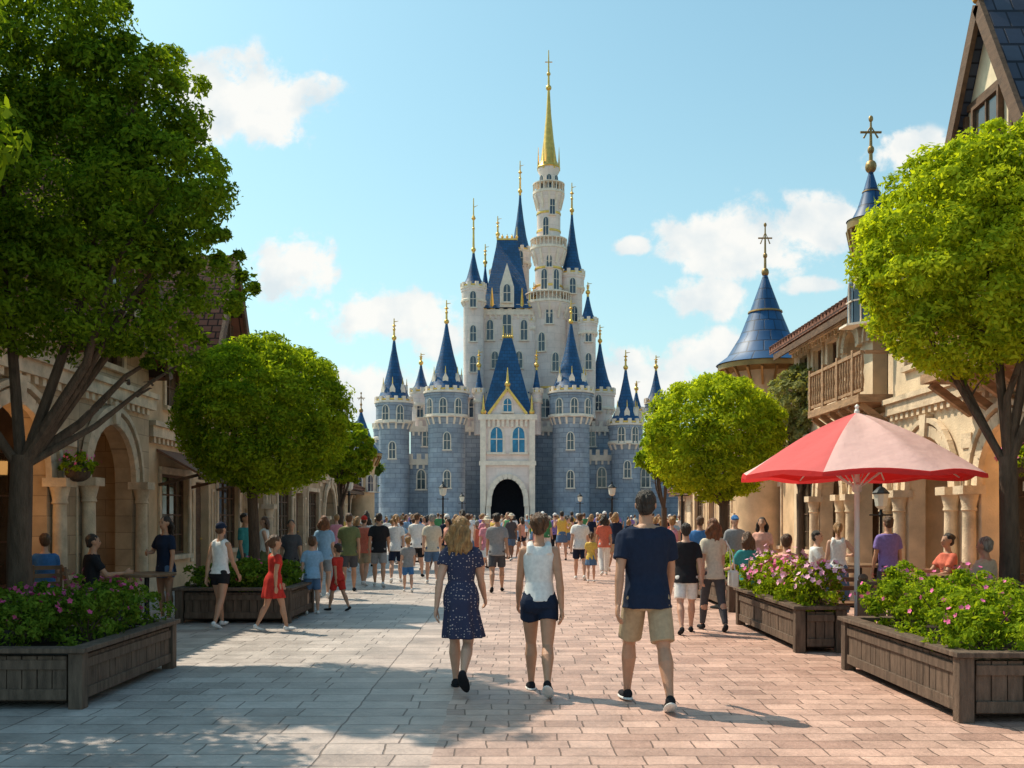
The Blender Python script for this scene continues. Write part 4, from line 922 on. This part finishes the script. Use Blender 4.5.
    m=MB(); zr=H+.05; rd=D/2; th=.16
    m.prism([(-ov*.6,-ov,zr-ov*rh/rd),(-ov*.6,rd,zr+rh),(-ov*.6,rd,zr+rh+th*1.2),(-ov*.6,-ov,zr-ov*rh/rd+th)],(W+ov*1.2,0,0)); m.prism([(-ov*.6,D+ov,zr-ov*rh/rd),(-ov*.6,rd+.003,zr+rh),(-ov*.6,rd+.003,zr+rh+th*1.2),(-ov*.6,D+ov,zr-ov*rh/rd+th)],(W+ov*1.2,0,0))
    nt_=int((W+ov*1.2)/.26)
    for k in range(nt_):
        q=-ov*.6+(k+.5)*(W+ov*1.2)/nt_; m.tube([(q,-ov-.03,zr-ov*rh/rd+th+.0),(q,rd,zr+rh+th*1.2)],.055,6)
    m.build('roof',rm,root)
    m=MB(); m.prism([(0,.0,zr),(0,D,zr),(0,rd,zr+rh)],(.25,0,0)); m.build('end_gable',plaster,root)
    m=MB(); m.prism([(W-.25,.0,zr),(W-.25,D,zr),(W-.25,rd,zr+rh)],(.25,0,0)); m.build('end_gable',plaster,root)
    if brk:
        m=MB(); n=int(W/.7); m.box(.0,W,-ov+.02,-ov+.07,zr-.2-ov*rh/rd,zr-.04-ov*rh/rd)
        for k in range(n+1):
            q=.08+(W-.16)*k/n; m.bar((q,.0,zr-.12),(q,-ov+.04,zr-.12-ov*rh/rd+.03),.09,.13)
        m.build('rafter_ends',timber,root)
    return root
def sconce(par,u,y,z,s=1):
    m=MB(); m.tube([(u,y+.25*s,z+.25*s),(u,y,z+.3*s),(u,y,z+.16*s)],.012*s,6); m.lathe([(.03*s,z-.16*s),(.07*s,z-.13*s),(.1*s,z+.08*s),(.12*s,z+.09*s),(.02*s,z+.19*s)],u,y,6)
    l=m.build('wall_lantern',timber,par); m=MB(); m.lathe([(.075*s,z-.12*s),(.105*s,z+.07*s)],u,y,6); m.build('bulb_glass',lampm,l)
def glowlamp(par,u,y,z,e):
    l=bpy.data.lights.new('lantern_light','POINT'); l.energy=e; l.color=(1,.52,.18); l.shadow_soft_size=.12; o=bpy.data.objects.new('lantern_light',l); C.objects.link(o); o.parent=par; o.location=(u,y,z)
XL=-7.3
L1=building('warm stone arcade building with tall arches at the far left',XL,7.5,12.6,'L',[(0,4.0,[(.6,2.4,0,3.2,'arch'),(3.2,5.0,0,3.2,'arch'),(6.0,8.2,0,3.3,'arch'),(9.6,11.7,0,3.3,'arch')]),(4.05,5.1,[(1.2,2.2,4.35,4.85,'win'),(6.6,7.6,4.35,4.85,'win'),(10.2,11.2,4.35,4.85,'win')])],6,1.6,stuccoL,tile)
gable_dormer(L1,10.9,1.4,5.3,9.2,3.2,plaster,tile)
gable_dormer(L1,3.6,1.6,5.2,7.6,3.2,plaster,slate2)
for u in (4.1,7.1,10.6): sconce(L1,u,1.1,2.5,1.3)
glowlamp(L1,7.1,.9,2.1,26)
L2=building('tan shop building with wide windows beside the left arcade',XL-.1,20.3,10.2,'L',[(0,3.5,[(.7,2.5,.75,2.5,'win'),(3.1,4.1,0,2.4,'door'),(4.8,6.7,.75,2.5,'win'),(7.6,9.5,0,2.9,'arch')]),(3.55,5.2,[(1,2.2,3.95,4.9,'win'),(5,6.2,3.95,4.9,'win'),(8,9.2,3.95,4.9,'win')])],6,1.5,stuccoR2,tile)
gable_dormer(L2,5.2,1.6,5.3,8.0,3,plaster,tile)
awm=mat('awning_brown',(.24,.12,.075),.8)
awning(L2,.5,2.8,3.0,.9,awm); awning(L2,4.6,6.9,3.0,.9,awm)
sconce(L2,8.5,1.0,2.3)
L3=building('smaller ochre shop building farther along the left side',XL-.1,30.8,12,'L',[(0,3.3,[(.7,2.7,.7,2.5,'win'),(3.5,4.6,0,2.4,'door'),(5.4,7.4,.7,2.5,'win'),(8.4,10.8,0,2.8,'arch')]),(3.35,4.7,[(1,2.2,3.7,4.4,'win'),(5.6,6.8,3.7,4.4,'win'),(9,10.2,3.7,4.4,'win')])],6,1.4,stuccoL,tile)
gable_dormer(L3,3,1.5,4.7,6.8,3,plaster,slate2)
L4=building('low far shop building with tiled roof closing the left side',XL-1.6,43.5,16,'L',[(0,3.2,[(.7,2.7,.7,2.5,'win'),(4.5,5.6,0,2.4,'door'),(7.4,9.4,.7,2.5,'win'),(11,13.4,0,2.8,'arch')])],7,1.6,stuccoR2,tile)
XR=7.7
R1=building('tall gabled building with slate roof at the right edge',XR,8.0,12.2,'R',[(0,3.9,[(.8,2.8,0,3.1,'arch'),(3.8,5.8,0,3.1,'arch'),(6.9,8.9,0,3.1,'arch')]),(3.95,6.9,[(.7,1.5,4.5,6.2,'win'),(2.3,3.1,4.5,6.2,'win'),(4.4,5.4,4.5,6.2,'win'),(7.4,8.4,4.5,6.2,'win')])],7,1.8,stuccoR,slate2)
gable_dormer(R1,4.1,1.55,7.0,9.75,4.0,plaster,slate2,.16)
m=MB(); m.lathe([(.12,9.9),(.17,10.02),(.07,10.1),(.15,10.22),(.04,10.4)],4.1,-.15,12); m.build('roof_finial',gold,R1)
railing(R1,3.4,6.5,-.70,4.0,.85,balc,.65)
m=MB(); m.box(3.3,6.6,-.8,-.006,3.82,3.98)
for k in range(5): q=3.5+k*.72; m.bar((q,-.02,3.3),(q,-.7,3.80),.12,.12)
m.build('balcony_slab',balc,R1)
for u in (4.8,7.9): sconce(R1,u,1.1,2.4,1.3)
glowlamp(R1,4.8,.9,2.1,22)
R2=building('cream two storey building with timber balcony behind the parasol',XR+.2,20.3,7.7,'R',[(0,3.7,[(.5,1.9,.7,2.6,'win'),(2.4,4.2,0,3.0,'arch'),(5.2,7.0,0,3.0,'arch')]),(3.75,6.4,[(.7,1.4,4.4,5.9,'win'),(1.9,2.6,4.4,5.9,'win'),(3.1,3.8,4.4,5.9,'win'),(4.4,5.3,4.1,5.9,'arch'),(6.1,7.0,4.1,5.9,'arch')])],7,1.7,stuccoR,tile)
m=MB(); m.box(4.0,7.5,-.8,-.006,3.94,4.1)
for k in range(6): q=4.15+k*.64; m.bar((q,-.02,3.4),(q,-.72,3.92),.1,.12)
m.build('balcony_slab',balc,R2); railing(R2,4.0,7.5,-.72,4.1,.9,balc,.68)
R3=building('ochre shop building farther along the right side',XR+.5,28.4,17,'R',[(0,3.4,[(.7,2.7,.7,2.5,'win'),(3.7,4.9,0,2.4,'door'),(6,8,.7,2.5,'win'),(9.8,12,0,2.8,'arch'),(13,15,.7,2.5,'win')]),(3.45,4.6,[(1,2,3.7,4.4,'win'),(6,7,3.7,4.4,'win'),(10,11,3.7,4.4,'win')])],7,1.2,stuccoR2,tile)
R4=building('low far shop building with tiled roof closing the right side',XR+2.6,48,14,'R',[(0,3.2,[(.7,2.7,.7,2.5,'win'),(4.5,5.6,0,2.4,'door'),(7.4,9.4,.7,2.5,'win'),(11,13,0,2.8,'arch')])],7,1.6,stuccoR,tile)
bronze=mat('aged_gold',(.34,.21,.08),.45,.25,3,metal=.6)
def turret(x,y,r,z0,z1,za,zf,label,fl=1.38):
    root=empty('turret',(x,y,0),label,'turret')
    m=MB(); m.lathe([(r*.85,z0),(r*.85,z1-.8),(r,z1-.4),(r,z1)],0,0,24); m.build('drum',stuccoR2,root,cyl=(0,0,r))
    m=MB(); m.lathe([(r*1.0,z1-.1),(r*fl*.96,z1),(r*fl*.96,z1+.16),(r*1.1,z1+.2)],0,0,24); 
    for k in range(20): a=2*math.pi*k/20; m.bar((r*.98*math.cos(a),r*.98*math.sin(a),z1-.55),(r*fl*.92*math.cos(a),r*fl*.92*math.sin(a),z1-.03),.07,.09)
    m.build('gilded_eave',bronze,root)
    h=za-z1; m=MB(); m.lathe([(r*fl,z1+.17),(r*fl*.78,z1+.12*h+.05),(r*.74,z1+.34*h),(r*.42,z1+.62*h),(r*.15,z1+.88*h),(.04,za)],0,0,28); m.build('roof',slate,root,cyl=(0,0,r))
    m=MB(); m.lathe([(r*.46,z1+.58*h),(r*.50,z1+.585*h),(r*.49,z1+.60*h),(r*.44,z1+.605*h)],0,0,24); m.build('gilded_band',bronze,root)
    m=MB(); m.tube([(0,0,za-.2),(0,0,za+zf)],[.05,.02],8); m.ell((0,0,za),(.12,.12,.14),None,10,8); m.ell((0,0,za+zf*.35),(.07,.07,.09),None,10,8); m.tube([(-.22,0,za+zf*.72),(.22,0,za+zf*.72)],.025,6); m.tube([(-.15,0,za+zf*.6),(0,0,za+zf*.85),(.15,0,za+zf*.6)],.02,6); m.ell((0,0,za+zf),(.05,.05,.07),None,8,6); m.build('finial',bronze,root)
    for k in range(5):
        a=-90+(k-2)*45; window(root,r*.84*math.cos(R(a)),r*.84*math.sin(R(a)),z1-2.0,R(a+90),.32,.9)
turret(8.0,31.6,1.08,0,6.2,9.3,1.5,'round corner turret with blue cone roof above the right shops',1.42)
turret(7.5,20.9,.36,5.9,7.6,8.9,1.0,'slim blue roofed turret between the two near right buildings')
turret(-8.6,57,.9,0,5.0,7.6,1.0,'far round turret with blue roof on the left')
print('buildings',time.time()-T0)
# ------------------------------------------------------------------ street furniture
iron=mat('black_iron',(.02,.022,.024),.45,.2,9,metal=.5); lampglass=mat('frosted_glass',(.7,.66,.55),.3,.1)
def lamp():
    r=empty('street_lamp',(0,0,0),'','lamp','street lamps along the plaza')
    m=MB(); m.lathe([(.16,0),(.16,.12),(.1,.18),(.12,.4),(.06,.5),(.045,1.4),(.04,2.4),(.07,2.46),(.04,2.52),(.04,2.62)],0,0,12); m.tube([(-.3,0,2.45),(.3,0,2.45)],.02,6); m.build('post',iron,r)
    m=MB(); m.lathe([(.06,2.6),(.15,2.68),(.2,3.0)],0,0,8); m.build('lantern',lampglass,r)
    m=MB(); m.lathe([(.23,3.0),(.23,3.03),(.1,3.16),(.03,3.2),(.04,3.26),(.01,3.34)],0,0,8); m.build('lantern_cap',iron,r); return r
l0=lamp(); first=True
for (px,dd,s,lab) in ((443,50,1,'black street lamp before the castle, left of the walkers'),(612,50,1,'black street lamp before the castle, right of the walkers'),(349,40,1,'black street lamp by the left shops'),(682,42,1,'black street lamp beside the round right tree'),(881,17.2,.66,'short black lamp post right of the parasol pole'),(462,88,1.1,'farthest black street lamp left of the castle gate'),(580,88,1.1,'farthest black street lamp right of the castle gate')):
    o=l0 if first else copy_tree(l0); first=False; o.location=(at(px,dd),dd,0); o.scale=(s,s,s); o['label']=lab
ux,uy=at(857,12.6),12.6
U=empty('cafe_parasol',(ux,uy,0),'large pink and red cafe parasol over the right hand tables','parasol')
def cloth2(name,c,tr):
    m,t,b=nt(name); b.inputs['Base Color'].default_value=c4(c); b.inputs['Roughness'].default_value=.85; b.inputs['Specular IOR Level'].default_value=.15
    T=N(t,'ShaderNodeBsdfTranslucent'); T.inputs['Color'].default_value=c4(c); mx=N(t,'ShaderNodeMixShader'); mx.inputs[0].default_value=tr
    tc=N(t,'ShaderNodeTexCoord'); w=N(t,'ShaderNodeTexNoise',i_Scale=5.0,i_Detail=3.0); t.links.new(tc.outputs['Object'],w.inputs['Vector']); bp=N(t,'ShaderNodeBump',i_Strength=.5,i_Distance=.04); t.links.new(w.outputs['Fac'],bp.inputs['Height']); t.links.new(bp.outputs[0],b.inputs['Normal'])
    t.links.new(b.outputs[0],mx.inputs[1]); t.links.new(T.outputs[0],mx.inputs[2]); t.links.new(mx.outputs[0],t.nodes['Material Output'].inputs['Surface']); return m
pk=cloth2('canopy_pale_pink',(.88,.60,.57),.25); pk2=cloth2('canopy_rose',(.84,.20,.20),.35); rd=cloth2('canopy_red',(.80,.06,.06),.4)
Rr=1.50; zr=2.10; za=2.90
def canopy(dz,mi_alt,mats,name,r0=Rr):
    m=MB(); n=8; sub=8; rows=9; vs=[]; 
    for i in range(rows+1):
        w=i/rows
        for k in range(n*sub):
            a=2*math.pi*k/(n*sub)+R(12); f=(k%sub)/sub; sag=math.sin(math.pi*f)
            oct_=1-.07*sag
            r=max(.02,r0*w*oct_); z=za-(za-zr)*(w**1.15)+.04*math.sin(math.pi*w)-.05*sag*w*(1-w)*2+dz+.045*sag*w**6
            vs.append((r*math.cos(a),r*math.sin(a),z))
    fs=[];mm=[]
    L=n*sub
    for i in range(rows):
        for k in range(L): fs.append((i*L+k,(i+1)*L+k,(i+1)*L+(k+1)%L,i*L+(k+1)%L)); mm.append((0 if k//sub in (1,3,5,6) else 1) if mi_alt else 0)
    m.v=vs;m.f=fs;m.m=mm; return m.build(name,mats,U,uv=False)
canopy(0,True,[pk,pk2],'canopy'); canopy(-.018,False,[rd],'canopy_lining',Rr*.995)
m=MB(); n=64; vs=[];fs=[]
for k in range(n):
    a=2*math.pi*k/n+R(12); sag=math.sin(math.pi*(k%8)/8); r=Rr*(1-.07*sag)+.004; z=zr+.045*sag
    vs+=[(r*math.cos(a),r*math.sin(a),z),(r*1.004*math.cos(a),r*1.004*math.sin(a),z-.05-.02*abs(math.sin(k*math.pi/4)))]
for k in range(n): j=(k+1)%n; fs.append((2*k,2*k+1,2*j+1,2*j))
m.add(vs,fs); m.build('valance',rd,U,uv=False)
polem=mat('white_pole',(.85,.83,.80),.4,.05)
m=MB(); m.tube([(0,0,.05),(0,0,2.92)],.034,12); m.lathe([(.05,1.9),(.06,1.92),(.06,2.0),(.03,2.03)],0,0,12); m.build('pole',polem,U)
m=MB(); m.lathe([(.03,2.90),(.035,2.92),(.02,2.95),(.03,2.98),(.005,3.01)],0,0,12); m.build('finial',polem,U)
for k in range(8):
    a=2*math.pi*k/8+R(12); c,s=math.cos(a),math.sin(a); m=MB(); m.tube([(.03*c,.03*s,2.84),(.75*c,.75*s,2.49),(1.46*c,1.46*s,zr)],[.010]*3,6); m.tube([(.05*c,.05*s,1.97),(.75*c,.75*s,2.47)],.009,6); m.build('rib',polem,U)
m=MB(); m.lathe([(.28,0),(.28,.06),(.06,.1),(.04,.3)],0,0,20); m.build('base',iron,U)
twood=mat('table_wood',(.20,.115,.065),.5,.3,5,stretch=(1,6,1))
def table(x,y,lab):
    r=empty('cafe_table',(x,y,0),lab,'table','round cafe tables'); m=MB(); m.lathe([(.38,.71),(.42,.72),(.42,.75),(.40,.76)],0,0,28); m.build('table_top',twood,r); m=MB(); m.lathe([(.22,0),(.22,.03),(.05,.07),(.035,.2),(.035,.71)],0,0,14); m.build('pedestal',iron,r)
def chair(x,y,rz,lab):
    r=empty('cafe_chair',(x,y,0),lab,'chair','wooden cafe chairs',R(rz)); m=MB(); m.box(-.22,.22,-.22,.22,.40,.435); m.build('seat',twood,r,bev=.01)
    for sx_ in (-1,1):
        m=MB(); m.bar((sx_*.19,.19,0),(sx_*.18,.18,.40),.035,.035); m.build('leg',twood,r); m=MB(); m.bar((sx_*.2,-.24,0),(sx_*.19,-.2,.40),.035,.035); m.build('leg',twood,r)
    m=MB()
    for sx_ in (-1,1): m.bar((sx_*.19,-.205,.436),(sx_*.19,-.29,.88),.035,.035)
    for z in (.6,.72,.84): m.bar((-.19,-.235-(z-.44)*.13,z),(.19,-.235-(z-.44)*.13,z),.02,.06,up=V((0,0,1)))
    m.build('backrest',twood,r)
for i,(x,y,rz) in enumerate(SEAT):
    nm=['nearest the right edge','under the woman in coral','under the man in salmon pink','under the woman in teal','under the man in white behind the parasol','under the man in black at left','beside the large left tree'][i]
    a=R(rz); chair(x+.06*math.sin(a),y-.06*math.cos(a),rz,'wooden cafe chair '+nm)
    if i!=1 : table(x-.78*math.sin(a),y+.78*math.cos(a),'round cafe table in front of the person '+['at right edge','in coral','in salmon pink','in teal','in white by the parasol','in black at left','in blue at left'][i])
table(4.95,12.9,'round cafe table directly beside the parasol pole'); table(5.9,14.4,'round cafe table behind the parasol toward the arcade'); table(6.0,12.0,'round cafe table behind the lower right planter')
chair(5.35,12.4,60,'empty wooden chair right of the parasol pole'); chair(4.6,13.6,180,'empty wooden chair facing the viewer behind the parasol pole'); chair(6.4,14.8,120,'empty wooden chair close to the right arcade'); chair(5.5,11.9,-80,'empty wooden chair behind the lower right planter'); chair(4.9,16.2,40,'empty wooden chair far back in the cafe')
def fence(x0,y0,x1,y1,lab,slats=False):
    a=V((x0,y0,0));b=V((x1,y1,0)); L=(b-a).length; r=empty('timber_barrier',a,lab,'fence','low timber barriers around the cafe',math.atan2(y1-y0,x1-x0)); n=max(1,round(L/1.1))
    for k in range(n+1): q=L*k/n; m=MB(); m.box(q-.05,q+.05,-.05,.05,0,.86); m.ell((q,0,.89),(.06,.06,.05),None,8,6); m.build('post',wood,r)
    m=MB(); m.box(0,L,-.04,.04,.80,.84); m.box(0,L,-.018,.018,.18,.24)
    ns=int(L/.115)
    if slats:
        for k in range(ns): q=.05+k*L/ns; m.box(q,q+.095,-.012,.012,.10,.80)
    else: m.box(0,L,-.018,.018,.46,.52)
    m.build('rail',wood,r)
fence(4.02,11.45,6.7,11.45,'slatted timber barrier between the lower right planter and the tables',True); fence(4.35,15.4,4.35,16.2,'short timber barrier between the right planters')
for i,(x,y,z) in enumerate(((-6.9,15.9,2.3),(7.3,14.4,2.3))):
    r=empty('hanging_basket',(x,y,z),['hanging flower basket on the left arcade nearer the second arch','hanging flower basket on the right arcade'][i],'hanging basket')
    m=MB(); m.ell((0,0,0),(.2,.2,.16)); m.build('basket',bark,r,uv=False)
    m=MB(); m.tube([(0,0,.1),(0,0,.6),(-.35 if x<0 else .38,0,.62)],.01,5); m.build('bracket',iron,r)
    lob=[(0,0,.1,.3,.3,.22)]; quads(leaves(lob,1200,.04,16,400+i),'foliage',LF['mid'],r); quads(flowers(lob,30,.03,i),'flowers',petal,r)
# ------------------------------------------------------------------ camera, sun, sky
cd=bpy.data.cameras.new('camera'); cam=bpy.data.objects.new('camera',cd); C.objects.link(cam); cam.location=(0,0,1.6); cam.rotation_euler=(R(90),0,0)
cd.sensor_width=36; cd.lens=36*1000/1024; cd.shift_y=132/1024; cd.clip_end=4000; cd.clip_start=.1; SC.camera=cam
el=53; sd=V((-.80,.60,0)).normalized(); S=V((sd.x*math.cos(R(el)),sd.y*math.cos(R(el)),math.sin(R(el))))
sl=bpy.data.lights.new('sun','SUN'); sl.energy=5.0; sl.angle=R(.5); sl.color=(1,.88,.69); so=bpy.data.objects.new('sun',sl); C.objects.link(so); so.rotation_euler=(-S).to_track_quat('-Z','Y').to_euler(); so.location=(0,0,80)
w=bpy.data.worlds.new('World'); SC.world=w; w.use_nodes=True; t=w.node_tree; bg=t.nodes['Background']
sky=N(t,'ShaderNodeTexSky',sky_type='NISHITA'); sky.sun_disc=False; sky.sun_elevation=R(el); sky.sun_rotation=math.atan2(sd.x,sd.y)%(2*math.pi); sky.air_density=1.0; sky.dust_density=1.4; sky.ozone_density=1.4
tc=N(t,'ShaderNodeTexCoord'); sx=N(t,'ShaderNodeSeparateXYZ'); t.links.new(tc.outputs['Generated'],sx.inputs[0])
def MT(op,a,b=None,c=None,clamp=False):
    n=N(t,'ShaderNodeMath',operation=op,use_clamp=clamp)
    for i,v in enumerate((a,b,c)):
        if v is None: continue
        if hasattr(v,'links') or hasattr(v,'node'): t.links.new(v,n.inputs[i])
        else: n.inputs[i].default_value=v
    return n.outputs[0]
yy=MT('MAXIMUM',sx.outputs['Y'],.02); u=MT('DIVIDE',sx.outputs['X'],yy); v=MT('DIVIDE',sx.outputs['Z'],yy)
cb=N(t,'ShaderNodeCombineXYZ'); t.links.new(u,cb.inputs[0]); t.links.new(v,cb.inputs[1])
nz=N(t,'ShaderNodeTexNoise',i_Scale=17.0,i_Detail=8.0,i_Roughness=.62,i_Distortion=.15); t.links.new(cb.outputs[0],nz.inputs['Vector'])
CLD=[(245,98,74,40),(198,82,38,32),(298,268,44,28),(385,316,62,23),(440,338,26,17),(368,392,74,24),(745,242,74,34),(806,230,46,28),(700,298,52,18),(714,352,46,19),(908,155,38,22),(632,246,18,8),(640,378,50,26),(820,285,32,9),(480,402,90,18)]
fld=None
for px,py,a,b in CLD:
    a*=1.4;b*=1.4
    q=N(t,'ShaderNodeVectorMath',operation='MULTIPLY_ADD'); t.links.new(cb.outputs[0],q.inputs[0]); q.inputs[1].default_value=(1000/a,1000/b,0); q.inputs[2].default_value=(-(px-512)/a,-(516-py)/b,0)
    l=N(t,'ShaderNodeVectorMath',operation='LENGTH'); t.links.new(q.outputs[0],l.inputs[0])
    fld=l.outputs['Value'] if fld is None else MT('MINIMUM',fld,l.outputs['Value'])
fld=MT('SUBTRACT',1.0,fld)
fn=MT('MULTIPLY_ADD',MT('SUBTRACT',nz.outputs['Fac'],.5),2.6,fld)
mr=N(t,'ShaderNodeMapRange',interpolation_type='SMOOTHSTEP'); mr.inputs['From Min'].default_value=.06; mr.inputs['From Max'].default_value=.50; t.links.new(fn,mr.inputs['Value'])
gate_=N(t,'ShaderNodeMapRange',interpolation_type='SMOOTHSTEP'); gate_.inputs['From Min'].default_value=-.25; gate_.inputs['From Max'].default_value=.12; t.links.new(fld,gate_.inputs['Value'])
front=MT('GREATER_THAN',sx.outputs['Y'],.05); msk=MT('MULTIPLY',mr.outputs[0],front); msk=MT('MULTIPLY',msk,gate_.outputs[0],None,True); msk=MT('MULTIPLY',msk,.95)
n3=N(t,'ShaderNodeTexNoise',i_Scale=20.0,i_Detail=5.0); of=N(t,'ShaderNodeVectorMath',operation='ADD'); t.links.new(cb.outputs[0],of.inputs[0]); of.inputs[1].default_value=(.01,.015,3); t.links.new(of.outputs[0],n3.inputs['Vector'])
cr=N(t,'ShaderNodeValToRGB'); cr.color_ramp.elements[0].position=.33; cr.color_ramp.elements[1].position=.58; cr.color_ramp.elements[0].color=(.76,.83,.86,1); cr.color_ramp.elements[1].color=(1,.985,.94,1); t.links.new(n3.outputs['Fac'],cr.inputs[0])
cs=N(t,'ShaderNodeVectorMath',operation='SCALE'); t.links.new(cr.outputs[0],cs.inputs[0]); cs.inputs['Scale'].default_value=7.4
ti=N(t,'ShaderNodeVectorMath',operation='MULTIPLY'); t.links.new(sky.outputs[0],ti.inputs[0]); ti.inputs[1].default_value=(1.15,1.55,1.30)
hz=MT('POWER',MT('SUBTRACT',1.0,MT('ABSOLUTE',sx.outputs['Z']),None,True),4.0); hz=MT('MULTIPLY',hz,.82)
hm=N(t,'ShaderNodeMix',data_type='RGBA'); t.links.new(hz,hm.inputs['Factor']); t.links.new(ti.outputs[0],hm.inputs['A']); hm.inputs['B'].default_value=(4.9,6.0,6.0,1)
mx=N(t,'ShaderNodeMix',data_type='RGBA'); t.links.new(msk,mx.inputs['Factor']); t.links.new(hm.outputs['Result'],mx.inputs['A']); t.links.new(cs.outputs[0],mx.inputs['B'])
t.links.new(mx.outputs['Result'],bg.inputs['Color']); bg.inputs['Strength'].default_value=.135
SC.view_settings.view_transform='Standard'; SC.view_settings.look='None'; SC.view_settings.exposure=0
print('done',time.time()-T0)
